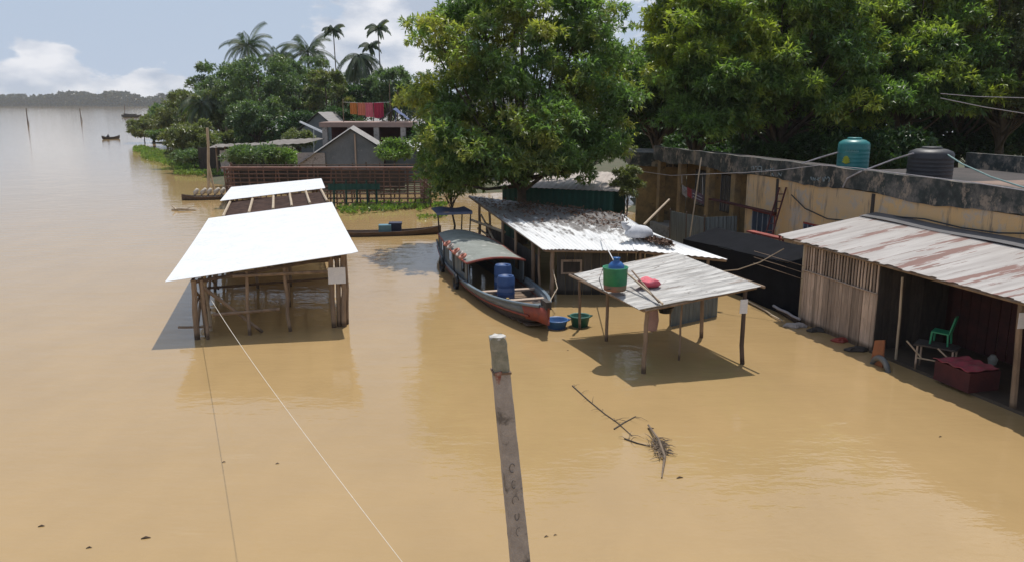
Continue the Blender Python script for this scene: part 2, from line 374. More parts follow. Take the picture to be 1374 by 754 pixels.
def tree(name, label, base, top_z, bot_z, rx, mat, ry=None, nb=60, br=1.1, per=45, leaf=.26, lw=.075, nper=7, group=None,
         trunk_r=.22, seed=0, shape=1.0, lean=(0, 0), droop=.55, flat=.75, cat='tree', limb=True, skew=0):
    """crown = branch clumps spread over and through a lumpy ellipsoid; trunk with limbs reaching into it"""
    global rng
    rng = np.random.default_rng(seed + 100); rnd = random.Random(seed)
    ry = ry or rx; base = Vector(base); root = thing(name, label, cat, base, group)
    cz = (top_z + bot_z) / 2; hz = (top_z - bot_z) / 2; cx, cy = base.x + lean[0], base.y + lean[1]
    C_, R_, B_ = [], [], []
    nB = max(8, int(nb / 3.0)); Rb = br * 1.7
    for i in range(nB):
        t = (i + .5) / nB; zc = 1 - 2 * t * .97; phi = i * 2.39996 + rnd.uniform(-.3, .3)
        rad = math.sqrt(max(0, 1 - zc * zc)) ** shape
        k_ = rnd.uniform(.74, 1.12)
        if rnd.random() < .18: k_ *= rnd.uniform(.3, .7)
        c = Vector((cx + rad * math.cos(phi) * (rx - Rb * .75) * k_, cy + rad * math.sin(phi) * (ry - Rb * .75) * k_, cz + zc * (hz - Rb * .55) * (k_ * .5 + .5)))
        c.y -= skew * ((top_z - c.z) - hz)
        B_.append(c)
        for j in range(6):
            a_ = rnd.uniform(0, 6.283); q_ = rnd.uniform(.25, 1); el = rnd.uniform(-.15, 1)
            C_.append((c.x + Rb * .72 * q_ * math.cos(a_) * math.cos(el), c.y + Rb * .72 * q_ * math.sin(a_) * math.cos(el), c.z + Rb * .5 * math.sin(el)))
            R_.append(br * rnd.uniform(.42, .80))
    C_ = np.array(C_); pts, dirs = blob_points(C_, R_, per, flat)
    leaf_cards('crown', pts, dirs, leaf, lw, nper, mat, root, droop=droop, off=base)
    tb = MB(); j = Vector((cx, cy, bot_z + hz * .35))
    tb.tube([base - Vector((0, 0, .3)), base.lerp(j, .35) + Vector((rnd.uniform(-.15, .15), 0, 0)), base.lerp(j, .7), j, Vector((cx, cy, cz + hz * .5))],
            [trunk_r * 1.25, trunk_r, trunk_r * .85, trunk_r * .7, trunk_r * .25], 9)
    if limb:
        for i in range(0, nB, max(1, nB // 26)):
            e = B_[i]; s0 = base.lerp(j, rnd.uniform(.6, 1.0)); m_ = s0.lerp(e, .5) + Vector((0, 0, -.06 * (e - s0).length))
            tb.tube([s0, m_, e], [trunk_r * .42, trunk_r * .28, trunk_r * .1], 5, cap=False)
    tb.build('trunk', M_TRUNK, root, True)
    return root
LM_MANGO = leafmat('mango_leaves', (.14, .22, .085), (.32, .32, .10), (.09, .155, .085), .49, .35, .5)
LM_MANGO2 = leafmat('bright_mango_leaves', (.14, .22, .08), (.35, .39, .08), (.08, .15, .08), .45, .20, .5)
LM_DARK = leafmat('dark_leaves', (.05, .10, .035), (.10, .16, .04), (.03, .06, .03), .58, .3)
LM_BROWNISH = leafmat('dull_olive_leaves', (.12, .15, .065), (.24, .22, .10), (.07, .09, .05), .5, .35, .35)
LM_FAR = leafmat('far_green_leaves', (.12, .18, .085), (.20, .23, .10), (.08, .13, .075), .52, .18)
LM_FAR2 = leafmat('far_olive_leaves', (.17, .19, .09), (.24, .24, .12), (.11, .14, .075), .5, .2)
LM_PALM = leafmat('palm_fronds', (.05, .08, .035), (.12, .13, .06), (.04, .06, .035), .55, .5)
LM_REED = leafmat('fresh_green_reeds', (.17, .26, .07), (.24, .30, .10), (.11, .18, .05), .5, .3)
LM_FARBANK = leafmat('far_bank_leaves', (.022, .036, .024), (.032, .05, .026), (.016, .028, .02), .5, .02, .15)

# ================================================================= SETTING
mb = MB(); ys = [-250, 0, 15, 30, 60, 120, 300, 800, 2600]
mb.add([(-2600, -250, 0), (2600, -250, 0), (2600, 2600, 0), (-2600, 2600, 0)], [(0, 1, 2, 3)])
o = mb.build('water', M_WATER); struct(o)
def land(name, pts, z=.22):
    m = MB(); n = len(pts); c = Vector((sum(p[0] for p in pts) / n, sum(p[1] for p in pts) / n, z + .25))
    ring0, ring1, ring2 = [], [], []
    for p in pts:
        q = Vector((p[0], p[1], -.6)); d = (c - q); d.z = 0; dn = d.normalized()
        ring0.append(q); ring1.append(Vector((p[0], p[1], .02)) + dn * .8); ring2.append(Vector((p[0], p[1], z)) + dn * 3.2)
    m.add(ring0 + ring1 + ring2 + [c], [(i, (i + 1) % n, n + (i + 1) % n, n + i) for i in range(n)] + [(n + i, n + (i + 1) % n, 2 * n + (i + 1) % n, 2 * n + i) for i in range(n)]
          + [(2 * n + i, 2 * n + (i + 1) % n, 3 * n) for i in range(n)])
    o = m.build(name, M_LAND); return struct(o)
def rough_ring(corners, step=3, amp=.8, seed=1):
    r_ = random.Random(seed); out_ = []
    for a, b in zip(corners, corners[1:] + corners[:1]):
        n = max(1, int(math.dist(a, b) / step))
        for i in range(n):
            t = i / n; out_.append((a[0] + (b[0] - a[0]) * t + r_.uniform(-amp, amp), a[1] + (b[1] - a[1]) * t + r_.uniform(-amp, amp)))
    return out_
land('river_bank', rough_ring([(-60, 150), (-62, 139), (-46, 112), (-35, 88), (-27, 70), (-22, 63), (-10, 59.5), (0, 59), (12, 62), (60, 70), (90, 120), (60, 220), (-40, 210)]))
land('back_yard', rough_ring([(6.5, 47), (7.5, 43.5), (16, 40), (30, 26), (60, 22), (60, 56), (30, 58), (8, 56)], seed=2))
# far bank: low hills in one mesh + the wood on it as one mass
mb = MB(); n = 90; row = []
for i in range(n + 1):
    x = -2500 + 5000 * i / n; yb = 1760 + 60 * math.sin(i * .31)
    row.append([(x, yb - 30, -.5), (x, yb, 3), (x, yb + 120, 9 + 3 * math.sin(i * .7)), (x, yb + 600, 3)])
vv = [p for r_ in row for p in r_]
mb.add(vv, [(i * 4 + j, (i + 1) * 4 + j, (i + 1) * 4 + j + 1, i * 4 + j + 1) for i in range(n) for j in range(3)])
struct(mb.build('far_bank', M_LAND))
rng = np.random.default_rng(5); cs, rs = [], []
for i in range(620):
    x = -1600 + 2300 * i / 620 + rng.uniform(-5, 5); h_ = 20 + 4 * math.sin(x * .012) + 3.5 * math.sin(x * .045 + 1) + rng.uniform(-4, 4)
    for z_ in np.arange(1, h_, 6): cs.append((x + rng.uniform(-4, 4), 1722 + 60 * math.sin((x + 2500) / 5000 * n * .31) + rng.uniform(-15, 30), z_)); rs.append(rng.uniform(4, 7.5))
pts, dirs = blob_points(np.array(cs), rs, .9, .8)
o = leaf_cards('far_wood', pts, dirs, 4.5, 3.2, 3, LM_FARBANK); struct(o, 'stuff')

# floating green: hyacinth and bank grass, nobody could count it
def ground_cover(name, polys, dens, leaf, lw, mat, hmax, label_kind='stuff', seed=3, up=.8):
    global rng
    rng = np.random.default_rng(seed); P_ = []
    for (a, b, c, d, hh) in polys:
        a, b, c, d = [np.array(q[:2]) for q in (a, b, c, d)]
        area = abs(np.cross(b - a, d - a)) + 1; n_ = int(area * dens)
        u, v = rng.random(n_), rng.random(n_)
        q = (a[None] * (1 - u)[:, None] + b[None] * u[:, None]) * (1 - v)[:, None] + (d[None] * (1 - u)[:, None] + c[None] * u[:, None]) * v[:, None]
        keep = (np.sin(q[:, 0] * 1.7 + 1) * np.sin(q[:, 1] * 1.3) + rng.normal(0, .5, n_)) > -.55
        q = q[keep]; P_.append(np.column_stack([q, .02 + rng.random(len(q)) * hh]))
    pts = np.vstack(P_); dirs = np.zeros_like(pts); dirs[:, 2] = up + .6
    o = leaf_cards(name, pts, dirs, leaf, lw, 5, mat, droop=0, spread=.7); return struct(o, label_kind)
ground_cover('water_hyacinth', [(Z(190, 214), Z(272, 238), Z(300, 222), Z(188, 198), .3), (Z(178, 204), Z(200, 210), Z(200, 200), Z(180, 198), .2), (Z(232, 236), Z(310, 240), Z(310, 226), Z(240, 222), .3),
                               (Z(455, 291), Z(560, 281), Z(575, 272), Z(455, 277), .12), (Z(560, 285), Z(600, 279), Z(600, 275), Z(560, 279), .1)], 14, .26, .16, LM_REED, .3)
ground_cover('floating_hyacinth', [(Z(562, 296), Z(598, 294), Z(600, 290), Z(560, 291), .06), (Z(586, 236), Z(640, 246), Z(640, 232), Z(586, 228), .2)], 20, .16, .1, LM_REED, .1, seed=9)

# ================================================================= LEFT BANK TREES
BT = 'trees on the far left bank'
def bt(name, label, u, vt, vb, hw, Y, mat, seed, nb=46, **k_):
    b_ = P(u, vb, Y); sc_ = Y / F; top = P(u, vt, Y).z; r_ = hw * sc_
    br = k_.pop('br', max(.8, r_ * .24))
    return tree(name, label, (b_.x, Y, .15), top, max(.5, b_.z), r_, mat, nb=nb, br=br, per=k_.pop('per', 34 / (br * br) * 1.0),
                leaf=k_.pop('leaf', .0042 * Y), lw=k_.pop('lw', .0016 * Y), nper=6, group=BT, seed=seed, shape=k_.pop('shape', .32), **k_)
bt('shore_tree', 'low olive shrubby tree at the very tip of the green bank by the river', 207, 156, 201, 38, 136, LM_FAR2, 1, 30)
bt('shore_tree', 'pale grey-green sloping tree just right of the shrubby tip of the bank', 252, 116, 200, 46, 122, LM_FAR2, 2)
bt('shore_tree', 'tall rounded green tree at the left shoulder of the wooded bank', 302, 80, 196, 50, 112, LM_FAR, 3, 60)
bt('broad_tree', 'broad dark green tree in the middle of the wooded bank above the long low shed', 352, 70, 192, 62, 104, LM_FAR, 4, 80)
bt('broad_tree', 'dense green tree above the second gabled house, below the right coconut palms', 404, 74, 178, 48, 112, LM_FAR, 5, 60)
bt('broad_tree', 'lower rounded bright green tree directly behind the long low shed roof', 345, 132, 192, 46, 92, LM_FAR, 6, 50)
bt('shore_tree', 'small yellowish olive tree leaning over the hyacinth beside the tall bamboo pole', 262, 160, 222, 38, 84, LM_FAR2, 7, 40)
bt('broad_tree', 'thin greyish olive tree with visible trunk left of the laundry line', 440, 88, 182, 36, 96, LM_BROWNISH, 8, 44)
bt('broad_tree', 'bushy green tree under the two slim areca palms, touching the big mango tree', 524, 84, 165, 38, 100, LM_FAR, 9, 46)
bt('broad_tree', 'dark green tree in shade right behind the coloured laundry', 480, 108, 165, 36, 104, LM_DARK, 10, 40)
for i, (u, vt, hw_, Y, lb) in enumerate([(196, 172, 22, 138, 'lowest bush at the water edge of the bank tip'), (226, 176, 26, 126, 'bush at the water edge left of the small olive tree'), (300, 176, 34, 96, 'bush behind the left end of the long low shed'),
        (352, 172, 34, 94, 'bush behind the middle of the long low shed roof'), (404, 176, 24, 80, 'bush at the right end of the long low shed'), (270, 184, 30, 90, 'bush behind the small olive tree, above the hyacinth')]):
    bt('shrub', lb, u, vt, 206, hw_, Y, LM_FAR if i % 2 else LM_FAR2, 110 + i, 26, cat='shrub', limb=False, trunk_r=.08)
bt('shrub', 'small bright green shrub between the grey gabled house and the mango tree', 530, 190, 224, 24, 61, LM_REED, 11, 24, leaf=.3, lw=.12, cat='shrub', limb=False, trunk_r=.06)
bt('shrub', 'wide light green shrub in front of the long low shed', 340, 199, 228, 44, 66, LM_FAR, 12, 40, shape=.9, leaf=.36, lw=.12, cat='shrub', limb=False, trunk_r=.06)
bt('shrub', 'green shrub beside the left slope of the grey gabled house', 382, 205, 228, 26, 66, LM_REED, 13, 22, shape=.9, leaf=.32, lw=.12, cat='shrub', limb=False, trunk_r=.06)
bt('shrub', 'dark low shrub at the water under the small olive tree', 262, 205, 230, 28, 78, LM_FAR, 14, 24, leaf=.32, lw=.12, cat='shrub', limb=False, trunk_r=.06)

for i, (u, vt, vb, hw_, Y, lb) in enumerate([(225, 140, 196, 40, 150, 'hazy green tree far behind the shrubby bank tip'), (290, 112, 190, 60, 150, 'hazy green tree behind the left shoulder of the bank'), (385, 96, 180, 60, 150, 'hazy green tree far behind the tall coconut palms'),
        (455, 94, 175, 55, 146, 'hazy green tree far behind the two areca palms'), (545, 98, 180, 60, 140, 'hazy green tree behind the blue tarpaulin and the mango tree'), (460, 140, 196, 45, 90, 'dark bushy tree under the laundry slab, behind the houses'), (400, 150, 200, 30, 88, 'dark bushy tree between the long shed and the gabled houses')]):
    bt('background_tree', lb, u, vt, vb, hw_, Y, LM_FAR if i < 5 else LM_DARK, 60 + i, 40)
def frond(mb_, o_, az, el, ln, droop, lw, nl=15, ll=.9):
    """one feathered palm frond as real rachis and leaflets"""
    pts = []; d = Vector((math.cos(az) * math.cos(el), math.sin(az) * math.cos(el), math.sin(el))); p = Vector(o_)
    for i in range(9):
        pts.append(p.copy()); p = p + d * (ln / 8); d = (d + Vector((0, 0, -droop / 8))).normalized()
    mb_.tube(pts, [.05 - .004 * i for i in range(9)], 4, cap=False)
    for i in range(nl):
        t = .12 + .88 * i / nl; f_ = t * 8; a = int(min(7, f_)); q = pts[a].lerp(pts[a + 1], f_ - a); tg = (pts[a + 1] - pts[a]).normalized()
        sd_ = tg.cross(Vector((0, 0, 1)))
        if sd_.length < .01: continue
        sd_.normalize(); l_ = ll * (1 - .65 * abs(t - .4) ** 1.2)
        for sg in (-1, 1):
            e = q + (sd_ * sg * .62 + tg * .5 + Vector((0, 0, -.75))).normalized() * l_; w_ = tg * lw
            n_ = len(mb_.v); mb_.v += [tuple(q - w_ * .3), tuple((q + e) / 2 - w_), tuple(e), tuple((q + e) / 2 + w_)]; mb_.f.append((n_, n_ + 1, n_ + 2, n_ + 3))
def palm(name, label, u, vc, Y, base_u=None, ln=4.2, n=17, kind='coconut', seed=0, hang=0):
    r_ = random.Random(seed); n = int(n * 1.35); c = P(u, vc, Y); bx = P(base_u or u, vc, Y).x
    root = thing(name, label, 'palm', (bx, Y, .15), 'palms rising above the left bank')
    base = Vector((bx, Y, 0)); mid = base.lerp(c, .5) + Vector(((bx - c.x) * .12, 0, 0))
    tr = MB(); rr = .17 if kind == 'coconut' else .085
    tr.tube([base, base.lerp(mid, .5), mid, mid.lerp(c, .5), c], [rr * 1.35, rr, rr * .95, rr * .9, rr * .8], 8)
    tr.build('trunk', M_PTRUNK, root, True)
    m = MB()
    for i in range(n):
        az = i * 2.4 + r_.uniform(-.3, .3); t = i / n
        if kind == 'coconut':
            el = R(66 - 96 * t + r_.uniform(-9, 9)) if i >= hang else R(-25 - r_.uniform(0, 45)); frond(m, c, az, el, ln * 1.15 * r_.uniform(.85, 1.1), 1.7 + 1.0 * t, .06, 30, 1.15)
        else:
            el = R(62 - 70 * t + r_.uniform(-6, 6)); frond(m, c, az, el, ln * r_.uniform(.85, 1.05), 1.7, .11, 16, .8)
    m.build('crown', LM_PALM, root)
    if kind == 'areca': MB().tube([c - Vector((0, 0, 1.0)), c + Vector((0, 0, .1))], [rr * 1.1, rr * 1.4], 8).build('crown_shaft', LM_PALM, root)
    return root
palm('coconut_palm', 'tallest left coconut palm standing clear against the sky over the wooded bank', 332, 62, 132, 336, 4.4, 18, seed=1)
palm('coconut_palm', 'small dark coconut palm half sunk in the trees between the two big coconut palms', 373, 78, 136, 373, 3.0, 15, seed=2)
palm('coconut_palm', 'wide coconut palm with pale swept fronds left of the first slim areca palm', 413, 70, 128, 414, 4.6, 18, seed=3)
palm('coconut_palm', 'shaggy coconut palm with long hanging fronds between the two areca palms', 482, 74, 112, 484, 4.3, 26, seed=4, hang=18)
palm('coconut_palm', 'drooping greyish coconut palm low on the river side of the bank', 272, 138, 108, 276, 3.6, 18, seed=5, hang=5)
palm('coconut_palm', 'stunted coconut palm with drooping fronds inside the trees above the low olive tree', 300, 118, 108, 300, 3.0, 14, seed=6, hang=2)
palm('areca_palm', 'slim areca palm with small round head, left of the pair', 447, 40, 118, 450, 1.9, 9, 'areca', 7)
palm('areca_palm', 'slim areca palm with forked drooping head, right of the pair', 507, 38, 114, 510, 2.2, 9, 'areca', 8)
palm('areca_palm', 'second smaller head of areca palm just left of the right-hand areca', 497, 62, 116, 498, 1.8, 9, 'areca', 9)

# ================================================================= RIGHT TREES
def rt(name, label, u, vt, vb, hw, Y, mat, seed, nb=110, **k_):
    b_ = P(u, vb, Y); top = P(u, vt, Y).z; r_ = hw * Y / F
    return tree(name, label, (b_.x, Y, .1), top, max(.5, b_.z), r_, mat, nb=nb, seed=seed, group='big trees over the market', shape=k_.pop('shape', .62), skew=k_.pop('skew', .50), **k_)
rt('mango_tree', 'big round mango tree growing up through the tin roof behind the boat', 700, -75, 286, 156, 37.6, LM_MANGO, 21, 300, br=.95, per=48, leaf=.27, lw=.085, trunk_r=.24, ry=4.3, droop=.6)
rt('mango_tree', 'bright green mango tree between the round mango and the largest dark one', 932, -110, 222, 88, 45.5, LM_MANGO2, 22, 130, br=1.2, per=36, leaf=.33, lw=.10, trunk_r=.26)
rt('mango_tree', 'largest dark mango tree with drooping bright clumps left of the green water tank', 1045, -150, 215, 155, 46.5, LM_MANGO2, 23, 210, br=1.35, per=34, leaf=.34, lw=.10, trunk_r=.34, ry=5)
rt('mango_tree', 'mango tree with pale yellow-green crown right above the green water tank', 1205, -130, 200, 112, 48, LM_MANGO2, 24, 140, br=1.3, per=34, leaf=.34, lw=.10, trunk_r=.28)
rt('olive_tree', 'dull olive brown tree with open twiggy crown in the top right corner', 1340, -120, 198, 112, 47, LM_BROWNISH, 25, 130, br=1.2, per=36, leaf=.26, lw=.085, trunk_r=.26)
rt('olive_tree', 'dull olive tree rising behind the far end of the rooftop, cut by the right edge', 1470, -120, 215, 95, 42, LM_BROWNISH, 26, 80, br=1.3, per=30, leaf=.28, lw=.09)
rt('mango_tree', 'small mango tree whose foliage hangs low over the stern canopy of the covered boat', 606, 130, 290, 58, 37.5, LM_MANGO, 29, 70, br=.8, per=48, leaf=.27, lw=.085, trunk_r=.05, ry=2.0, skew=.2)
for i, (u, vt, Y, hw, lb) in enumerate([(880, 62, 60, 90, 'dark tree glimpsed between the round mango and the bright green mango tree'), (1000, -60, 60, 100, 'dark tree filling the gap behind the bright green mango tree'), (1130, -60, 64, 110, 'dark tree standing behind the gap over the green water tank'),
                                        (1285, -70, 61, 110, 'dark tree behind the black water tank'), (1420, -60, 60, 100, 'dark tree behind the rooftop at the right edge')]):
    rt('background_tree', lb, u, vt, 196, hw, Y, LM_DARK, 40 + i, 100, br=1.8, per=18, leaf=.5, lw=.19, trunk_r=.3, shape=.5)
rt('leafy_shrub', 'pale leafy shrub hanging beside the dark shop end, right of the dark green shed', 842, 222, 272, 24, 37, LM_FAR2, 50, 22, br=.32, per=260, leaf=.17, lw=.06, trunk_r=.04)

for i, (u, vt, hw_, Y, lb) in enumerate([(600, 165, 60, 74, 'thicket seen through the left side of the round mango tree'), (690, 150, 70, 72, 'thicket behind the dark green shed roof'), (790, 150, 70, 70, 'thicket behind the right side of the round mango tree'),
        (880, 140, 75, 68, 'dark thicket behind the far end of the yellow building'), (980, 135, 80, 66, 'dark thicket behind the parapet under the largest mango tree'), (1090, 135, 80, 64, 'dark thicket behind the rooftop left of the teal tank'),
        (1200, 135, 80, 63, 'dark thicket behind the rooftop between the two tanks'), (1310, 135, 80, 62, 'dark thicket behind the rooftop right of the black tank'), (1430, 130, 90, 60, 'dark thicket behind the rooftop beyond the right edge')]):
    rt('thicket', lb, u, vt, 242, hw_, Y, LM_DARK, 80 + i, 66, br=1.4, per=15, leaf=.42, lw=.16, trunk_r=.12, shape=.45, cat='thicket')
for i, (u, vt, hw_, Y, lb) in enumerate([(940, 182, 62, 50, 'dark bush close behind the veranda parapet'), (1030, 180, 66, 47, 'dark bush close behind the parapet writing'), (1110, 178, 60, 44, 'dark bush close behind the parapet left of the teal tank'), (1190, 172, 60, 42, 'dark bush close behind the parapet right of the teal tank')]):
    rt('bush', lb, u, vt, 262, hw_, Y, LM_DARK, 130 + i, 60, br=.9, per=34, leaf=.3, lw=.11, trunk_r=.07, shape=.4, cat='bush', skew=0)
# ================================================================= FAR LEFT BUILDINGS
def gable_house(name, label, pl, pr, ridge, back, wallm, roofm, Y, over=.35, zfoot=.1, rw=None):
    """gable wall towards the river, roof running away by vector back"""
    pl, pr, rg = Vector(pl), Vector(pr), Vector(ridge); bk = Vector(back)
    root = thing(name, label, 'house', ((pl.x + pr.x) / 2, pl.y, zfoot))
    m = MB(); f = [Vector((pl.x + .3, pl.y, zfoot)), Vector((pr.x - .3, pr.y, zfoot)), Vector((pr.x - .3, pr.y, pr.z)), rg - Vector((0, 0, .06)), Vector((pl.x + .3, pl.y, pl.z))]
    b_ = [q + bk for q in f]; m.add(f + b_, [(0, 1, 2, 3, 4), (9, 8, 7, 6, 5), (0, 4, 9, 5), (1, 6, 7, 2)])
    m.build('wall', wallm, root)
    fr = -bk.normalized() * over; ext = 1.07
    for a, nm in ((pl, 'roof'), (pr, 'roof')):
        e = rg + (a - rg) * ext; r_ = MB()
        if a is pl: r_.sheet(e + fr, rg + fr, rg + bk, e + bk, 20, 20, 24, .02, 'v')
        else: r_.sheet(rg + fr + Vector((0, 0, .012)), e + fr, e + bk, rg + bk + Vector((0, 0, .012)), 20, 20, 24, .02, 'v')
        r_.build(nm, roofm, root)
    return root
M_GREYWALL = pm('grey_mud_wall', (.20, .215, .23), (.13, .145, .155), .8, .9, spots=((.30, .29, .28), .9, .62))
h1 = gable_house('gabled_house', 'grey gabled house with long left roof slope behind the bamboo pen', P(400, 221, 62), P(520, 203, 62), P(470, 173, 62), (-1.5, 9, 0), M_GREYWALL, M_GREYTIN, 62)
MB().box(P(418, 217, 61.9), (2.1, .06, 1.3)).build('wall_panel', M_CONC, h1)
MB().box(P(477, 207, 61.93), (.12, .06, 3.0)).build('corner_post', M_PLANK, h1)
h2 = gable_house('gabled_house', 'smaller gabled house with pale roof edge under the trees, left of flat slab', P(398, 176, 84), P(446, 166, 84), P(428, 151, 84), (1.2, 8, 0), M_GREYWALL, M_GREYTIN, 84)
mb = MB(); mb.sheet(P(401, 164.5, 80), P(403, 162.5, 80), P(440, 179, 76), P(438, 182, 76), 10, 8, 4, .02)
mb.tube([P(421, 171, 78) , P(421, 226, 78)], .03); tag(mb.build('tin_awning', M_MIDTIN), 'bright narrow tin awning sloping down left of the flat slab', 'awning')
h3 = gable_house('gabled_house', 'low house with light tin roof between the grey house and the mango tree', P(512, 214, 66), P(575, 214, 66), P(545, 190, 66), (.5, 7, 0), M_GREYWALL, M_MIDTIN, 66)
# flat slab building with laundry
a, b = P(428, 168, 72), P(552, 168, 72)
fs = thing('flat_roof_building', 'unfinished flat roof slab on columns behind the grey gabled house', 'building', ((a.x + b.x) / 2, 72, .1))
M_SLAB = pm('pinkish_concrete', (.36, .24, .20), (.26, .19, .17), 1.2, .9)
MB().box(((a.x + b.x) / 2, 74.5, a.z), (b.x - a.x, 5, .42)).build('slab', M_SLAB, fs)
for u in (436, 470, 505, 541): MB().box((P(u, 168, 72.3).x, 72.3, (a.z - .2) / 2 + .05), (.45, .45, a.z - .3)).build('column', M_CONC, fs)
for u in (436, 541): MB().box((P(u, 168, 72.3).x, 76.6, (a.z - .2) / 2 + .05), (.45, .45, a.z - .3)).build('column', M_CONC, fs)
MB().box(((a.x + b.x) / 2, 75.6, (a.z - .2) / 2 + .05), (b.x - a.x - .6, .2, a.z - .3)).build('wall', M_DARKRED, fs)
ZS = a.z + .21
ll_ = thing('laundry_line', 'line strung between two poles on the flat slab carrying the washing', 'clothesline', (P(462, 160, 74).x, 74, ZS))
p0, p1 = Vector((P(461, 160, 74).x, 74, ZS)), Vector((P(524, 160, 74).x, 74, ZS)); hL = 1.75
MB().stick(p0, p0 + Vector((0, 0, hL + .3)), .04).build('pole', M_BAMBOO, ll_)
MB().stick(p1, p1 + Vector((0, 0, hL + 1.6)), .04).build('pole', M_BAMBOO, ll_)
MB().tube([p0 + Vector((0, 0, hL)), (p0 + p1) / 2 + Vector((0, 0, hL - .1)), p1 + Vector((0, 0, hL))], .012, 5).build('line', M_PAPER, ll_)
for nm, u0, u1, cc, hh, lb in [('cloth', 470, 479, (.55, .20, .05), 1.0, 'orange cloth hanging at the left end of the laundry line'), ('cloth', 480, 490, (.62, .20, .12), 1.1, 'salmon cloth on the laundry line next to the orange one'),
                           ('cloth', 490.5, 501, (.65, .16, .20), 1.25, 'pink cloth in the middle of the laundry line'), ('cloth', 502, 515, (.42, .03, .07), 1.35, 'crimson cloth at the right end of the laundry line')]:
    x0, x1 = P(u0, 150, 74).x, P(u1, 150, 74).x; zt = ZS + hL - .06; m = MB()
    m.sheet((x0, 73.98, zt - hh), (x1, 73.98, zt - hh * 1.02), (x1, 73.98, zt), (x0, 73.98, zt), 16, 6, 3, .03, 'u', .01)
    single(m, nm, pm('cloth%d' % u0, cc, tuple(x * .8 for x in cc), 2, .9), lb, 'laundry', group='washing on the line')
mb = MB(); A, B, C_, D_ = P(508, 162, 73), P(527, 147, 73), P(531, 145, 76), P(512, 161, 76); mb.sheet(A, B, C_, D_, 8, 8, 2, .03)
E_ = P(548, 161, 73); F_ = P(550, 160, 76); mb.sheet(B, E_, F_, C_, 8, 8, 2, .03)
mb.stick(P(531, 166, 73.2), P(531, 149, 73.2), .04); mb.stick(P(531, 166, 76), P(531, 149, 76), .04)
tag(mb.build('tarpaulin_tent', pm('blue_tarp', (.04, .07, .22), (.03, .045, .12), 1.5, .5)), 'dark blue tarpaulin pitched like a tent on the flat slab', 'tarpaulin')
# long low shed
ls = thing('long_shed', 'long low open shed with flat grey-brown tin roof behind the green shrubs', 'shed', (P(340, 200, 72).x, 72, .1))
A, B = P(278, 199, 73), P(372, 194, 73); C_, D_ = P(400, 190, 77), P(290, 194, 78)
M_DULLTIN = sheet_mat('dull_brown_tin', (.20, .18, .165), (.13, .115, .105), (.09, .06, .045), .56, 10, 2, .8, .1)
MB().sheet(A, B, C_, D_, 40, 8, 30, .03).build('roof', M_DULLTIN, ls)
A2, B2 = P(336, 196, 71.6), P(408, 193, 71); MB().sheet(A2, B2, B2 + Vector((1, 5, .3)), A2 + Vector((1, 5, .3)), 30, 8, 24, .03).build('roof', M_DULLTIN, ls)
for u in (290, 302, 318, 345, 380): MB().stick((P(u, 200, 73.5).x, 73.5, 0), P(u, 197, 73.5), .1).build('post', M_BAMBOO, ls)
MB().box((P(302, 210, 73.3).x, 73.2, 1.2), (.8, .12, 2.3)).build('wall_panel', M_CONC, ls)
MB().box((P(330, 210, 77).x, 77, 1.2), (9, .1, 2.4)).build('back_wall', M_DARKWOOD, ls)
# tall bamboo pole at the bank, river stakes
for i, (u, vt, vb, Y, r_, lb) in enumerate([(280, 172, 258, 0, .11, 'tall pale bamboo pole standing in the water beside the small raft'), (37, 146, 167, 0, .16, 'leftmost fishing stake out in the open river'),
                              (109, 146, 163, 0, .16, 'second fishing stake from the left in the open river'), (167, 141, 158, 0, .14, 'thin fishing stake behind the far raft of the open river'), (200, 143, 160, 0, .14, 'thin fishing stake nearest the tip of the wooded bank'),
                              (533, 120, 165, 78, .06, 'thin upright bamboo on the slab beside the blue tarpaulin')]):
    q = Z(u, vb) if not Y else P(u, vb, Y)
    t_ = P(u + (-2 if i in (0, 1, 2) else 0), vt, q.y); m = MB(); m.stick((q.x, q.y, q.z - .6 if not Y else ZS), t_, r_, 6, .05)
    if not Y: m.stick((q.x + .5, q.y, -.4), t_.lerp(q, .5), r_ * .7)
    single(m, 'bamboo_pole', M_BAMBOO_P if i == 0 else M_BAMBOO_D, lb, 'pole', group='stakes and poles in the river' if i in (1, 2, 3, 4) else None)

# boats far out
def canoe_mb(a, b, w_, h_, nose=.35, n=18, th=.05):
    """slender dugout: outer and inner skin; a,b end points on the waterline"""
    a, b = Vector(a), Vector(b); ax = (b - a); ln = ax.length; ax.normalize(); sd_ = Vector((ax.y, -ax.x, 0)); m = MB(); rows = []
    for i in range(n + 1):
        t = i / n; s_ = 2 * t - 1; ww = w_ / 2 * max(0, 1 - abs(s_) ** 2.6) + .03; zt = h_ + nose * abs(s_) ** 3; zb = -.15 + nose * .8 * abs(s_) ** 4
        c = a + ax * ln * t
        rows.append([c + sd_ * ww + Vector((0, 0, zt)), c + sd_ * ww * .8 + Vector((0, 0, (zt + zb) / 2 - .05)), c + Vector((0, 0, zb)), c - sd_ * ww * .8 + Vector((0, 0, (zt + zb) / 2 - .05)), c - sd_ * ww + Vector((0, 0, zt)),
                     c - sd_ * max(.005, ww - th) + Vector((0, 0, zt)), c - sd_ * max(.004, ww * .8 - th) + Vector((0, 0, (zt + zb) / 2)), c + Vector((0, 0, zb + th)), c + sd_ * max(.004, ww * .8 - th) + Vector((0, 0, (zt + zb) / 2)), c + sd_ * max(.005, ww - th) + Vector((0, 0, zt))])
    k_ = 10; vv = [p for r_ in rows for p in r_]
    m.add(vv, [(i * k_ + j, i * k_ + (j + 1) % k_, (i + 1) * k_ + (j + 1) % k_, (i + 1) * k_ + j) for i in range(n) for j in range(k_)] + [tuple(range(k_)), tuple(reversed(range(n * k_, n * k_ + k_)))])
    return m, ax, sd_
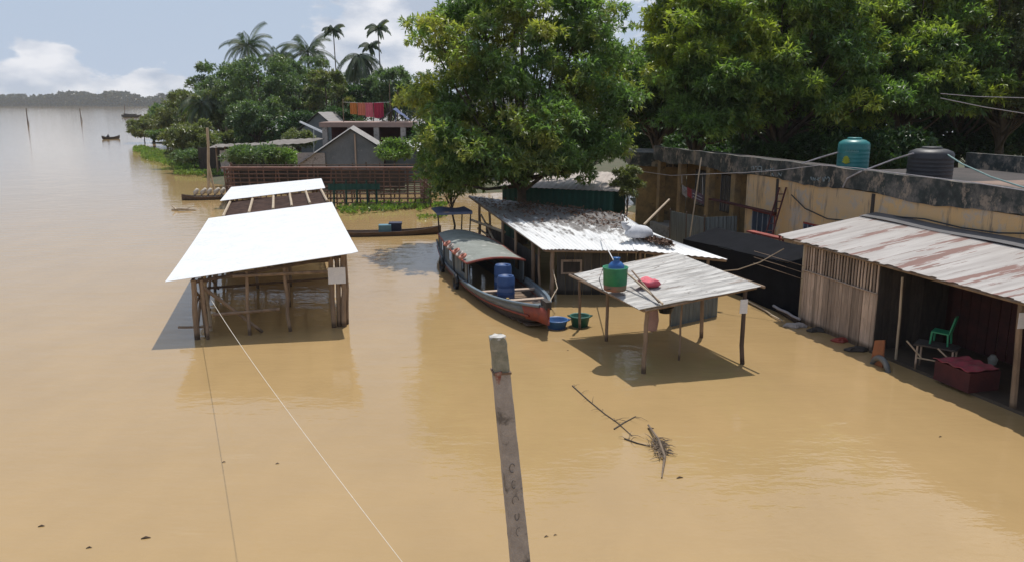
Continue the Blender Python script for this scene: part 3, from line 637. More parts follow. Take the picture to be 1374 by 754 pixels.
q = Z(149, 187); m, _, _ = canoe_mb(q + Vector((-.9, -1.6, 0)), q + Vector((.9, 1.6, 0)), .9, .35)
single(m, 'canoe', M_DARKWOOD, 'tiny dark canoe with a seated person far out on the river', 'canoe', loc=(q.x, q.y, -.15))
def skin_person(name, label, joints, edges, radii, mat, loc, head_r=.12, cloth=None):
    me = bpy.data.meshes.new(name); me.from_pydata(joints, edges, []); o = bpy.data.objects.new(name, me); COL.objects.link(o); me.materials.append(mat)
    sk = o.modifiers.new('skin', 'SKIN'); sk.use_smooth_shade = True
    for i, r_ in enumerate(radii): me.skin_vertices[0].data[i].radius = (r_, r_)
    me.skin_vertices[0].data[0].use_root = True
    sb = o.modifiers.new('sub', 'SUBSURF'); sb.levels = 1; sb.render_levels = 1
    o.location = loc; tag(o, label, 'person'); return o
J = [(0, 0, .12), (0, .08, .38), (0, .13, .58), (0, .14, .70), (0, .16, .80), (0, .17, .90), (-.2, .12, .56), (-.3, -.05, .35), (-.2, -.28, .28), (.2, .12, .56), (.3, -.05, .35), (.2, -.28, .28),
     (-.12, -.1, .14), (-.16, -.38, .30), (-.16, -.5, .02), (.12, -.1, .14), (.16, -.38, .30), (.16, -.5, .02)]
Ee = [(0, 1), (1, 2), (2, 3), (3, 4), (4, 5), (2, 6), (6, 7), (7, 8), (2, 9), (9, 10), (10, 11), (0, 12), (12, 13), (13, 14), (0, 15), (15, 16), (16, 17)]
Rr = [.15, .16, .16, .06, .10, .08, .07, .05, .035, .07, .05, .035, .1, .07, .05, .1, .07, .05]
skin_person('person', 'person in dark clothes sitting hunched in the tiny canoe far out on the river', J, Ee, Rr, pm('dark_clothes', (.03, .03, .035)), (q.x - .35, q.y - .4, 0.03))
q0, q1 = Z(163, 158), Z(190, 158)
m, ax_, sd_ = canoe_mb(q0, q1, 2.4, .9, .5); m.box((q0 + q1) / 2 + Vector((0, 0, 1.0)), (4.5, 1.5, 1.1)); m.box((q0 + q1) / 2 + Vector((-2.6, 0, 1.2)), (1.5, 1.2, 1.1))
single(m, 'river_boat', M_DARKWOOD, 'far flat dark boat on the river left of the wooded bank', 'boat', loc=(q0.x, q0.y, -.15))
# small raft with bundles
q0, q1 = Z(244, 269), Z(325, 266); m, ax_, sd_ = canoe_mb(q0, q1, 1.1, .22, .2); single(m, 'dugout_boat', M_BAMBOO_D, 'low brown dugout boat at the foot of the tall bamboo pole', 'boat', loc=(q0.x, q0.y, -.15))
for i in range(6):
    c = q0.lerp(q1, .2 + .11 * i) + Vector((0, 0, .12)); m = MB(); m.tube([c, c + Vector((.12, 0, .35)), c + Vector((.3 + .1 * (i % 2), .02, .62))], [.13, .17, .1], 8)
    single(m, 'bundle', pm('pale_sack', (.62, .57, .50), (.45, .40, .34), 4, .9), 'pale tied bundle standing upright in the low brown dugout boat', 'bundle', group='pale bundles in the dugout boat', smooth=True)
q = Z(243, 283); m = MB(); m.tube([q + Vector((-.65, .2, .02)), q + Vector((-.1, 0, .1)), q + Vector((.9, .1, .03))], [.06, .09, .03], 6); m.tube([q + Vector((-.3, 0, .08)), q + Vector((-.6, .1, .32))], [.05, .03], 5); m.tube([q + Vector((.2, 0, .08)), q + Vector((.6, .3, .2))], [.04, .02], 5)
single(m, 'driftwood', M_BAMBOO_P, 'pale bleached driftwood floating left of the dugout boat', 'driftwood')
# canoe behind shed
q0, q1 = Z(425, 318), Z(592, 314); m, ax_, sd_ = canoe_mb(q0, q1, .85, .22, .22, 24); single(m, 'canoe', pm('brown_hull', (.14, .09, .065), (.08, .055, .045), 3, .7), 'long slim brown canoe floating between the white-roofed shed and the covered boat', 'canoe', loc=(q0.x, q0.y, -.15))
q = Z(517, 316); MBx = MB().box((q.x, q.y, .33), (.62, .5, .42), .1); single(MBx, 'crate', pm('light_blue', (.10, .25, .33), (.07, .17, .24), 3, .5), 'light blue crate in the slim brown canoe', 'crate')
q = Z(531, 314.5); m = MB().box((q.x, q.y, .32), (.6, .55, .4), .1); m.box((q.x, q.y, .56), (.66, .6, .09), .1); single(m, 'cool_box', pm('navy_plastic', (.03, .04, .09)), 'dark navy cool box with pale lid in the slim brown canoe', 'box')

# ================================================================= BAMBOO PEN
pen = thing('bamboo_pen', 'long roofless bamboo lattice pen standing in the water between the white sheds and the houses', 'pen', (-11.7, 53.5, 0))
def lattice(a, b, h_, n_post, n_rail, mat_p, mat_r, jitter=.05):
    a, b = Vector(a), Vector(b)
    for i in range(n_post):
        p = a.lerp(b, i / (n_post - 1)); hh = h_ + random.uniform(-.1, .15)
        MB().stick(p + Vector((0, 0, -.4)), p + Vector((random.uniform(-jitter, jitter), 0, hh)), .055, 5, .02).build('post', mat_p, pen)
    for j in range(n_rail):
        z_ = .3 + (h_ - .35) * j / (n_rail - 1); MB().stick(a + Vector((0, -.07, z_ + random.uniform(-.04, .04))), b + Vector((0, -.07, z_ + random.uniform(-.04, .04))), .042, 5, .03, 8, 1).build('rail', mat_r, pen)
M_PENW = pm('reddish_bamboo', (.19, .105, .08), (.10, .065, .05), 2, .8, (1, 1, .4))
lattice((-18.2, 51.4, 0), (-5.2, 51.4, 0), 2.42, 27, 9, M_PENW, M_PENW, .22)
lattice((-19.6, 56.6, 0), (-6.4, 56.6, 0), 2.35, 15, 7, M_BAMBOO_D, M_BAMBOO_D)
lattice((-5.2, 51.5, 0), (-6.4, 56.5, 0), 2.4, 9, 9, M_PENW, M_PENW)
lattice((-18.2, 51.5, 0), (-19.6, 56.5, 0), 2.4, 6, 8, M_PENW, M_PENW)
MB().box((-12.4, 51.5, 2.5), (12.2, .5, .09)).build('top_board', pm('red_brown_board', (.23, .115, .085), (.14, .08, .06), 2, .85), pen)
MB().box((-14.9, 52.2, 1.95), (6.4, .08, 1.0)).build('board_panel', M_DARKWOOD, pen)
MB().box((-13.5, 56.4, 1.3), (12, .06, 1.3)).build('back_panel', M_DARKWOOD, pen)
for x in (-11.4, -10.6, -9.9, -9.2, -8.6): MB().stick((x, 51.2, -.3), (x + random.uniform(-.1, .1), 51.2, 1.75), .07, 5).build('stake', M_GTARP, pen)
mb = MB(); mb.sheet((-11.7, 51.12, 1.1), (-8.4, 51.12, 1.15), (-8.4, 51.16, 1.5), (-11.7, 51.16, 1.5), 24, 4, 7, .04); mb.build('net', M_GTARP, pen)

# ================================================================= WHITE-ROOFED SHEDS
ws = thing('market_shed', 'open pole shed with large blank white tin roof standing in the water at left', 'shed', (-8.5, 27.5, 0), 'white-roofed pole sheds')
FL, FR, BR, BL = Vector((-9.54, 21.58, 1.72)), Vector((-4.43, 22.8, 2.32)), Vector((-7.94, 35.35, 2.25)), Vector((-12.86, 33.82, 1.75))
MB().sheet(FL, FR, BR, BL, 30, 150, 62, .008, 'v', .012, ragged=.2, sag=.04).build('roof', M_NEWTIN, ws)
f0, f1 = Vector((-8.91, 21.84, 0)), Vector((-5.01, 23.16, 0)); bk = Vector((-3.15, 11.7, 0))
def shed_post(root, p, zt, r_=.055, mat=None, lean=.06):
    MB().stick(p + Vector((0, 0, -.5)), Vector((p.x + random.uniform(-lean, lean), p.y, zt)), r_, 7, .03, 5).build('post', mat or M_BAMBOO, root)
def rz_(p):   # underside of the shed roof over p
    t = (p - FL).dot(EV) / 5.2; return FL.z + (FR.z - FL.z) * max(0, min(1, t)) - .10
for r_i in range(5):
    for c_i, t in enumerate((0, .34, .62, 1.0)):
        if r_i in (1, 3) and c_i in (1,): continue
        p = f0.lerp(f1, t) + bk * (r_i / 4); shed_post(ws, p, rz_(p), .085 if c_i in (0, 3) and r_i == 0 else .055)
for d_ in ((.18, .25), (.32, .0), (.12, .9)):
    shed_post(ws, f0 + Vector((d_[0], d_[1], 0)), 1.7, .05, M_BAMBOO_P if d_[1] == .9 else None, .15)
for d_ in ((-.16, .05), (-.28, -.08), (.02, .3), (-.2, .5)):
    shed_post(ws, f1 + Vector((d_[0], d_[1], .45 if d_[0] != .02 else 0)), 2.2, .075, M_BAMBOO, .03)
def bar(root, a, b, r_=.04, mat=None, nm='beam'): return MB().stick(a, b, r_, 6, .015, 4, .95).build(nm, mat or M_BAMBOO, root)
bar(ws, P(286, 422, 21.95), P(375, 414.5, 22.6), .05); bar(ws, P(312, 371, 22.1), P(450, 364, 23.05), .045)
bar(ws, P(273, 386, 21.9), P(352, 445, 22.5), .055, M_BAMBOO, 'brace'); bar(ws, f0 + Vector((-.5, .0, .35)), f0 + Vector((.4, .1, .33)), .035)
for k_ in range(4):
    a = f0 + bk * (k_ / 4); b = f0 + bk * ((k_ + 1) / 4); bar(ws, a + Vector((0, 0, .1)), b + Vector((0, 0, 1.55)), .045, None, 'brace'); bar(ws, a + Vector((0, 0, 1.5)), b + Vector((.1, 0, .1)), .04, None, 'brace')
    a2, b2 = f1 + bk * (k_ / 4), f1 + bk * ((k_ + 1) / 4); bar(ws, a2 + Vector((0, 0, 1.2)), b2 + Vector((0, 0, 1.2)), .04); bar(ws, a + Vector((0, 0, .9)), b + Vector((0, 0, .9)), .035)
for k_ in range(5):
    a, b = f0 + bk * (k_ / 4), f1 + bk * (k_ / 4); bar(ws, Vector((*a.xy, rz_(a) - .06)), Vector((*b.xy, rz_(b) - .06)), .05, M_BAMBOO_D)
    if k_ in (1, 2, 3, 4): bar(ws, Vector((*a.xy, .8)), Vector((*b.xy, .85)), .04, M_BAMBOO_D)
for t in (.0, .25, .5, .75, 1):
    a = f0.lerp(f1, t); b = a + bk; bar(ws, Vector((*a.xy, rz_(a) - .03)), Vector((*b.xy, rz_(b) - .03)), .045, M_BAMBOO_D)
p = P(452, 370, 22.93); single(MB().box(p, (.5, .012, .48), R(12)), 'paper_notice', M_PAPER, 'white paper notice fixed to the right front post of the white-roofed shed', 'notice')

ws2 = thing('market_shed', 'second pole shed behind, half roofed in white tin with bare brown laths in front', 'shed', (-11.5, 40.5, 0), 'white-roofed pole sheds')
q = [Vector((-14.29, 39.22, 1.84)), Vector((-9.48, 40.84, 2.30)), Vector((-11.06, 46.78, 2.25)), Vector((-16.14, 46.24, 1.8))]
MB().sheet(q[0], q[1], q[2], q[3], 30, 80, 30, .006, 'v').build('roof', M_NEWTIN, ws2)
ra, rb, rc, rd = Z(299, 291, 1.72), Z(439, 270, 2.2), Z(431.5, 256, 2.24), Z(309.7, 269, 1.78)
for i, t in enumerate((0, .24, .47, .65, .83, 1)):
    a, b = ra.lerp(rb, t), rd.lerp(rc, t); MB().stick(a, b + (b - a).normalized() * .6, .06, 6, .01, 3, 1).build('rafter', M_BAMBOO_P, ws2)
for i in range(24):
    t = (i + .5) / 24; a, b = ra.lerp(rd, t), rb.lerp(rc, t); dz = Vector((0, 0, -.12))
    MB().stick(a + dz + Vector((-.1, random.uniform(-.06, .06), 0)), b + dz + Vector((.1, random.uniform(-.06, .06), 0)), .075, 5, .05, 8, 1).build('lath', M_LATH, ws2)
for i in range(4):
    for t in (0, .5, 1):
        a = ra.lerp(rb, t); b = Vector((q[3].x + .4, q[3].y - .4, 1.8)).lerp(Vector((q[2].x - .4, q[2].y - .4, 2.2)), t); p = a.lerp(b, i / 3)
        shed_post(ws2, Vector((p.x, p.y, 0)), 1.75 + .42 * t - .05, .07, M_BAMBOO_D)
bar(ws2, Vector((ra.x, ra.y, 1.6)), Vector((rb.x, rb.y, 2.08)), .05, M_BAMBOO_D); bar(ws2, Vector((rd.x, rd.y, 1.66)), Vector((rc.x, rc.y, 2.12)), .05, M_BAMBOO_D)
# cord from shed to the camera's building
a, b = Vector((-8.5, 22.0, 1.15)), P(540, 754, 5.2); dn = (b - a); pts = [a + dn * (i / 24) + Vector((0, 0, -.12 * 4 * (i / 24) * (1 - i / 24))) for i in range(25)] + [b + dn * .18]
single(MB().tube(pts, [.0065 - .0042 * i / 25 for i in range(26)], 6), 'cord', pm('white_cord', (.78, .72, .62), (.66, .60, .52), 8, .8), 'thin white cord stretched from the white-roofed shed towards the lower edge of the picture', 'cord', loc=a)

# ================================================================= COVERED BOAT
S0 = Vector((-2.25, 33.4, 0)); AX = Vector((.279, -.960, 0)).normalized(); RT = Vector((.960, .279, 0)).normalized()
def at(s, t, z): return S0 + AX * s + RT * t + Vector((0, 0, z))
boat = thing('covered_boat', 'long wooden boat with curved roof, grey-blue sides and red bow by the tin-roofed stall', 'boat', at(5, 0, 0))
SA, SB = -1.7, 11.8
def hw(s):
    t = (s - SA) / (SB - SA); return max(.02, 1.14 * (1 - max(0, (t - .5) / .5) ** 2.6) * (1 - .45 * max(0, (.45 - t) / .45) ** 1.8))
def gz(s):
    t = (s - SA) / (SB - SA); return .42 + .42 * max(0, (t - .5) / .5) ** 2.2 + .25 * max(0, (.3 - t) / .3) ** 2
def keel(s):
    t = (s - SA) / (SB - SA); return -.35 + .86 * max(0, (t - .70) / .30) ** 1.6
def hullpart(name, mat, ring, n=44, s0=SA, s1=SB, closed=True):
    m = MB(); rows = []
    for i in range(n + 1):
        s = s0 + (s1 - s0) * i / n; rows.append(ring(s))
    k_ = len(rows[0]); vv = [p for r_ in rows for p in r_]; rng_ = range(k_) if closed else range(k_ - 1)
    m.add(vv, [(i * k_ + j, i * k_ + (j + 1) % k_, (i + 1) * k_ + (j + 1) % k_, (i + 1) * k_ + j) for i in range(n) for j in rng_] + ([tuple(range(k_)), tuple(reversed(range(n * k_, n * k_ + k_)))] if closed else []))
    return m.build(name, mat, boat, True)
M_HULL = pm('dark_hull', (.10, .065, .05), (.055, .045, .045), 2.5, .7, (1, 1, 5), b=.7, spots=((.16, .12, .08), 3, .6))
M_BAND = pm('grey_blue_paint', (.20, .23, .25), (.13, .16, .185), 2.5, .7, (1, 1, 4), b=.6, spots=((.10, .07, .06), 4, .58))
M_ORANGE = pm('orange_red_paint', (.36, .075, .045), (.20, .055, .045), 3.5, .65, b=.5, spots=((.13, .08, .07), 6, .6))
def hr(s):
    h_, w_, k_ = gz(s), hw(s), keel(s); t = .045; zl = max(h_ * .55, k_ + .06)
    f = lambda z: w_ * (.50 + .50 * max(0, min(1, (z - k_) / (h_ - k_))) ** .55)
    return [at(s, -f(zl), zl), at(s, -f(max(k_, 0)) * .95, min(zl - .01, max(.0, k_ + .04))), at(s, -w_ * .35, k_), at(s, w_ * .35, k_), at(s, f(max(k_, 0)) * .95, min(zl - .01, max(.0, k_ + .04))), at(s, f(zl), zl), at(s, max(.0, f(zl) - t), zl), at(s, max(0, w_ * .33), k_ + .12), at(s, -max(0, w_ * .33), k_ + .12), at(s, -max(0, f(zl) - t), zl)]
def side_ring(z0f, z1f, out):
    def mk(sg):
        def g(s):
            h_, w_, k_ = gz(s), hw(s), keel(s); f = lambda z: w_ * (.50 + .50 * max(0, min(1, (z - k_) / (h_ - k_))) ** .55)
            a, b = h_ * z0f, h_ * z1f
            return [at(s, sg * (f(a) + out), a), at(s, sg * (f(b) + out), b), at(s, sg * max(.0, f(b) - .06), b), at(s, sg * max(.0, f(a) - .06), a)]
        return g
    return mk
hullpart('hull', M_HULL, hr)
for sg in (-1, 1):
    hullpart('side_band', M_BAND, side_ring(.55, 1.0, .015)(sg), s1=SB - 1.15)
    hullpart('bow_plank', M_ORANGE, side_ring(.40, 1.0, .017)(sg), s0=SB - 1.15, s1=SB, n=10)
    hullpart('rubbing_strake', M_ORANGE, side_ring(.50, .60, .05)(sg), s1=SB - .9)
    hullpart('gunwale', pm('blue_grey_rail', (.16, .21, .25), (.11, .15, .19), 3, .5), side_ring(.985, 1.09, .04)(sg), s0=6.0, s1=SB - .35)
MB().hexa([at(SB - 1.2, -.42, gz(SB - 1.2) * .9), at(SB - .12, -.05, gz(SB) * .95), at(SB - .12, .05, gz(SB) * .95), at(SB - 1.2, .42, gz(SB - 1.2) * .9)],
          [at(SB - 1.2, -.42, gz(SB - 1.2) * 1.0), at(SB - .12, -.05, gz(SB) * 1.03), at(SB - .12, .05, gz(SB) * 1.03), at(SB - 1.2, .42, gz(SB - 1.2) * 1.0)]).build('foredeck', pm('teal_deck', (.09, .15, .18), (.16, .13, .10), 4, .6), boat)
MB().box(at(SB - .25, 0, gz(SB) + .06), (.16, .5, .22), math.atan2(AX.y, AX.x) + R(90)).build('stem_post', M_DARKWOOD, boat)
fl = MB()
for i in range(12):
    s = 6.2 + i * .4; w_ = hw(s) * .74; fl.box(at(s, 0, .08), (.34, 2 * w_, .03), math.atan2(AX.y, AX.x))
fl.build('floor_boards', M_PLANK, boat)
for s in (7.4, 9.1): MB().box(at(s, 0, gz(s) * .8), (.22, 2 * hw(s) * .93, .05), math.atan2(AX.y, AX.x)).build('thwart', M_PLANK, boat)
# cabin roof
c0, c1 = -.6, 6.1; m = MB(); ns, nt_ = 26, 14; rows = []
def chw(s): return min(1.02, hw(s) * .93)
for j in range(2):
    for i in range(ns + 1):
        s = c0 + (c1 - c0) * i / ns
        for k_ in range(nt_ + 1):
            t = -1 + 2 * k_ / nt_; rows.append(at(s, t * chw(s) * 1.03, 1.12 + .14 * (1 - t * t) - .035 * j + .03 * math.sin(s)))
n_ = (ns + 1) * (nt_ + 1); st = nt_ + 1; ff = []
for i in range(ns):
    for k_ in range(nt_):
        a = i * st + k_; ff += [(a, a + 1, a + st + 1, a + st), (n_ + a, n_ + a + st, n_ + a + st + 1, n_ + a + 1)]
for k_ in range(nt_): a = k_; b_ = ns * st + k_; ff += [(a, n_ + a, n_ + a + 1, a + 1), (b_, b_ + 1, n_ + b_ + 1, n_ + b_)]
for i in range(ns): a = i * st; b_ = a + nt_; ff += [(a, a + st, n_ + a + st, n_ + a), (b_, n_ + b_, n_ + b_ + st, b_ + st)]
m.add(rows, ff); cr_ = m.build('cabin_roof', pm('grey_green_roofing', (.25, .27, .25), (.17, .185, .165), 1.3, .7, spots=((.38, .38, .36), 2.2, .58)), boat, True)
m = MB(); m.tube([at(c1 + .02, t * chw(c1) * 1.04, 1.10 + .14 * (1 - t * t)) for t in [-1 + .125 * i for i in range(17)]], .042, 6); m.build('roof_trim', M_ORANGE, boat)
for sg in (-1, 1):
    m = MB(); m.tube([at(s, sg * chw(s) * 1.035, 1.10 + .03 * math.sin(s)) for s in np.linspace(c0, c1, 14)], .035, 6); m.build('roof_trim', M_ORANGE, boat)
    m = MB(); n0 = 12
    for i in range(n0):
        s0_, s1_ = c0 + (c1 - c0) * i / n0 + .02, c0 + (c1 - c0) * (i + 1) / n0 - .02
        if i % 4 == 2: z0_, z1_ = gz(s0_), .62
        else: z0_, z1_ = gz(s0_), 1.08
        wa, wb = chw(s0_) * .99 * sg, chw(s1_) * .99 * sg; tt = .03 * sg
        m.hexa([at(s0_, wa, z0_ - .03), at(s1_, wb, z0_ - .03), at(s1_, wb - tt, z0_ - .03), at(s0_, wa - tt, z0_ - .03)], [at(s0_, wa, z1_), at(s1_, wb, z1_), at(s1_, wb - tt, z1_), at(s0_, wa - tt, z1_)])
    m.build('cabin_side', pm('teal_panel', (.085, .13, .17), (.20, .21, .20), 1.4, .6), boat)
    for s in (c0 + .1, 1.6, 3.8, c1 - .05): MB().stick(at(s, sg * chw(s) * 1.0, gz(s) - .1), at(s, sg * chw(s) * 1.0, 1.12), .032, 6).build('cabin_post', M_DARKWOOD, boat)
MB().box(at(-.5, 0, .75), (.04, 1.0, .7), math.atan2(AX.y, AX.x)).build('cabin_back', M_DARKWOOD, boat)
# red and white things on roof edge: tyres / float coils
for i, s in enumerate((5.4, 4.9, 4.3, 3.3, 2.6)):
    m = MB(); pr = []; c = at(s, -chw(s) * 1.02, 1.22)
    m.tube([c + AX * (.17 * math.cos(a_)) + RT * (.10 * math.sin(a_)) + Vector((0, 0, .06 * math.sin(a_))) for a_ in np.linspace(0, 2 * math.pi, 13)], .045, 6)
    m.build('float_ring', pm('faded_orange', (.50, .13, .08), (.40, .22, .17), 3, .6) if i % 2 == 0 else pm('faded_white', (.45, .40, .37), (.3, .24, .22), 3, .7), boat)
for s, z_ in ((2.0, .25), (5.0, .22)):
    m = MB(); c = at(s, -hw(s) - .08, z_); m.tube([c + AX * (.24 * math.cos(a_)) + Vector((0, 0, .24 * math.sin(a_))) for a_ in np.linspace(0, 2 * math.pi, 17)], .075, 7); m.build('tyre_fender', M_BLACK, boat, True)
# stern canopy
cA, cB = at(-.7, -.78, 1.95), at(-.7, .78, 2.0); cC, cD = at(-2.2, .74, 2.02), at(-2.2, -.74, 1.98)
MB().sheet(cA, cB, cC, cD, 12, 10, 1, .05, 'u', .03).build('stern_canopy', pm('navy_canopy', (.035, .05, .12), (.06, .07, .12), 1.5, .6), boat)
MB().box((cA + cB) / 2 - Vector((0, 0, .06)), (1.56, .03, .11), math.atan2(RT.y, RT.x)).build('canopy_fringe', pm('pale_blue_fringe', (.10, .14, .25), (.16, .16, .22), 3, .7), boat)
for s, t in ((-.75, -.72), (-.75, .72), (-1.66, -.55), (-1.66, .55)): MB().stick(at(s, t * .85, .35), at(s, t, 1.96), .035, 6).build('canopy_post', M_DARKWOOD, boat)
MB().stick(at(-1.5, .3, .7), at(-.4, .35, .95), .035).build('tiller', M_BAMBOO, boat)
MB().tube([at(SB - .3, .1, gz(SB) + .05), Vector((1.2, 23.8, .7)), Vector((1.45, 25, .75)), Vector((1.36, 26.2, 1.1))], .014, 5).build('mooring_rope', M_BAMBOO_P, boat)
# things in the boat
def drum(name, label, c, h_=.86, r_=.29, mat=None, band=None):
    root = thing(name, label, 'drum', c, 'blue drums in the boat'); c = Vector(c)
    prof = [(0, 0), (r_ * .94, 0), (r_, .03), (r_, h_ * .3), (r_ * 1.04, h_ * .33), (r_, h_ * .36), (r_, h_ * .63), (r_ * 1.04, h_ * .66), (r_, h_ * .69), (r_, h_ * .93), (r_ * .9, h_ * .98), (r_ * .9, h_), (r_ * .8, h_), (r_ * .78, h_ * .975), (0, h_ * .975)]
    MB().lathe(prof, c).build('body', mat or M_DRUM, root, True)
    MB().lathe([(.05, h_ * .97), (.05, h_ + .015), (0, h_ + .015)], c + Vector((.14, 0, 0)), 10).build('bung', M_DRUM, root)
    MB().lathe([(r_ * 1.006, h_ * .42), (r_ * 1.01, h_ * .43), (r_ * 1.01, h_ * .55), (r_ * 1.006, h_ * .56)], c).build('label_band', pm('pale_blue_label', (.06, .12, .28), (.12, .18, .34), 6, .5), root, True)
    return root
M_DRUM = pm('blue_plastic', (.02, .065, .20), (.035, .09, .24), 3, .5, b=.1, spots=((.16, .16, .17), 4, .66))
drum('plastic_drum', 'blue plastic drum nearest the bow in the open front of the covered boat', at(7.75, -.12, .09))
drum('plastic_drum', 'blue plastic drum half under the front edge of the boat roof', at(6.6, .1, .09), 1.0, .30)
c = at(8.6, -.5, .09); single(MB().lathe([(0, 0), (.16, 0), (.20, .16), (.17, .22), (.1, .25), (0, .25)], c, 12), 'bundle', M_RED, 'small red bundle lying beside the blue drums in the boat', 'bundle', loc=c)
c = at(9.3, -.50, .09); single(MB().lathe([(0, 0), (.10, 0), (.11, .25), (.05, .32), (.05, .5), (0, .5)], c, 10), 'jug', pm('yellow_jug', (.45, .30, .10)), 'small yellowish jug by the left gunwale near the bow', 'jug', loc=c)
# basins floating by the bow
def basin(name, label, c, r_, mat, inn, h_=.26, cat='basin'):
    root = thing(name, label, cat, (c.x, c.y, 0))
    MB().lathe([(0, -.08), (r_ * .72, -.08), (r_ * .96, h_ * .8), (r_ * 1.06, h_ * .86), (r_ * 1.06, h_ * .95), (r_, h_), (r_ * .92, h_ * .9), (r_ * .68, .0), (0, .0)], Vector((c.x, c.y, 0)), 30).build('bowl', mat, root, True)
    m = MB()
    for sg in (-1, 1): m.tube([Vector((c.x + sg * r_ * 1.03, c.y - .08, h_ * .9)), Vector((c.x + sg * r_ * 1.22, c.y, h_ * .95)), Vector((c.x + sg * r_ * 1.03, c.y + .08, h_ * .9))], .02, 6)
    m.build('handle', inn, root); return root
basin('wash_basin', 'round blue plastic basin floating beside the red bow of the boat', Z(747, 439), .33, pm('blue_basin', (.06, .17, .40), (.04, .12, .32), 3, .35), M_DRUM)
basin('fishing_basin', 'dark green net basket floating right of the blue basin', Z(778, 437), .30, pm('green_basket', (.02, .13, .09), (.015, .09, .075), 8, .6), M_GTARP, .34, 'basket')

# ================================================================= TIN ROOFED STALL (centre)
ts = thing('tin_roofed_stall', 'large stall under a bright tin roof strewn with dead leaves, shaded by the mango tree', 'stall', (2.5, 30, 0))
TA, TB, TC, TD, TE, TF = Vector((1.01, 26.14, 1.8)), Vector((4.21, 26.28, 1.72)), Vector((6.94, 25.42, 1.6)), Vector((4.95, 28.08, 2.0)), Vector((4.5, 31.6, 2.2)), Vector((-2.06, 38.3, 2.2))
MB().sheet(TA, TB, TE, TF, 120, 14, 24, .012, 'u', .014, ragged=.3).build('roof', M_SHADETIN, ts)
MB().sheet(TB + Vector((-.15, 0, .03)), TC, TD, TE + Vector((-.15, 0, .03)), 80, 10, 14, .012, 'u', .014).build('roof', M_MIDTIN, ts)
def tpost(x, y, zt, r_=.06, mat=None): MB().stick((x, y, -.5), (x + random.uniform(-.04, .04), y, zt), r_, 7, .025, 5).build('post', mat or M_BAMBOO, ts)
for x, y, z_, r_ in [(1.35, 26.35, 1.75, .085), (.72, 28.0, 1.82, .08), (.95, 27.2, 1.78, .05), (.15, 30.0, 1.9, .06), (-.4, 32.2, 1.98, .07), (-.95, 34.4, 2.05, .06), (-1.5, 36.4, 2.12, .07), (6.4, 25.75, 1.58, .06), (4.3, 26.5, 1.66, .055), (5.6, 27.3, 1.66, .05)]:
    tpost(x, y, z_, r_)
def plank_wall(root, a, b, z0, z1, mat, pw=.16, th=.025, gap=.006, nm='plank_wall', jz=.03, rnd_y=.01):
    a, b = Vector((a[0], a[1], 0)), Vector((b[0], b[1], 0)); d = b - a; n = int(d.length / pw); ang = math.atan2(d.y, d.x); m = MB()
    for i in range(n):
        c = a + d * ((i + .5) / n) + Vector((-d.normalized().y, d.normalized().x, 0)) * random.uniform(-rnd_y, rnd_y); zt = z1 - random.uniform(0, jz); zb = z0 + random.uniform(0, jz)
        m.box((c.x, c.y, (zt + zb) / 2), (pw - gap - random.uniform(0, .01), th, zt - zb), ang, (0, random.uniform(-.008, .008)))
    return m.build(nm, mat, root)
M_STALLWALL = pm('old_dark_boards', (.11, .095, .08), (.06, .055, .05), 4, .85, (3, 3, .4), island=.7, wet=True)
plank_wall(ts, (1.55, 27.3), (5.8, 27.2), -.2, 1.72, M_STALLWALL, .3)
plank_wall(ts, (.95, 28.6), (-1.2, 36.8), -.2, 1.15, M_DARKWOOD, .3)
MB().box((2.05, 27.14, 1.0), (.72, .05, .5)).build('shutter', M_PLANK, ts)
MB().box((2.05, 27.10, 1.0), (.58, .03, .36)).build('shutter_panel', M_DARKWOOD, ts)
bar(ts, (-.3, 32.2, 1.4), (-1.9, 36.5, 1.3), .06, M_BAMBOO_P, 'rail'); bar(ts, (.1, 31.2, .7), (-1.6, 37.5, .75), .05, M_BAMBOO, 'rail'); bar(ts, (-.3, 32.0, .3), (-1.4, 36.0, 1.6), .05, M_BAMBOO_P, 'brace')
for a, b in ((TA, TB), (TA, TF), (TB, TC)): bar(ts, a - Vector((-.1, -.1, .07)), b - Vector((0, -.1, .07)), .045, M_BAMBOO)
# leaf litter on the roof
rng = np.random.default_rng(77); n_ = 9000; uu, vv_ = rng.random(n_), rng.random(n_)
def roofpt(u, v):
    A, B, C_, D_ = [np.array(x) for x in (TA, TB, TE, TF)]; return (A * (1 - u) + B * u) * (1 - v) + (D_ * (1 - u) + C_ * u) * v
pp = []
for u, v in zip(uu, vv_):
    dens = (max(0, v - .42) * .55) * (.35 + .65 * u) * (.5 + .9 * (math.sin(9 * u + 3) * math.sin(14 * v + 2 * u) > -.1)) 
    if rng.random() < dens: pp.append(roofpt(u, v) + np.array([0, 0, .025 + rng.random() * .03]))
for i in range(500): # litter line by the sack
    t = rng.random(); A, B = np.array(TD), np.array(TC); q_ = A + (B - A) * t * .5 + np.array([-.5 - .3 * rng.random(), -.6 * rng.random() + .2, 0]); tz = 1.99 - .12 * t; pp.append(np.array([q_[0], q_[1], tz + .02]))
pp = np.array(pp); dd = rng.normal(0, 1, pp.shape); dd[:, 2] = .1
o = leaf_cards('leaf_litter', pp, dd, .17, .075, 2, M_LITTER, droop=0, spread=.35); struct(o, 'stuff')
c = Z(857, 318, 2.0)
m = MB(); m.lathe([(0, 0), (.42, .0), (.50, .10), (.45, .24), (.28, .36), (.1, .40), (0, .40)], c, 22, 1.0, .7); m.tube([c + Vector((-.3, 0, .25)), c + Vector((-.52, .0, .36)), c + Vector((-.5, 0, .5))], [.14, .07, .13], 9)
single(m, 'sack', pm('white_sack', (.66, .67, .70), (.50, .51, .54), 5, .8, b=.8), 'full white sack lying on the leafy tin roof', 'sack', loc=c, smooth=True)
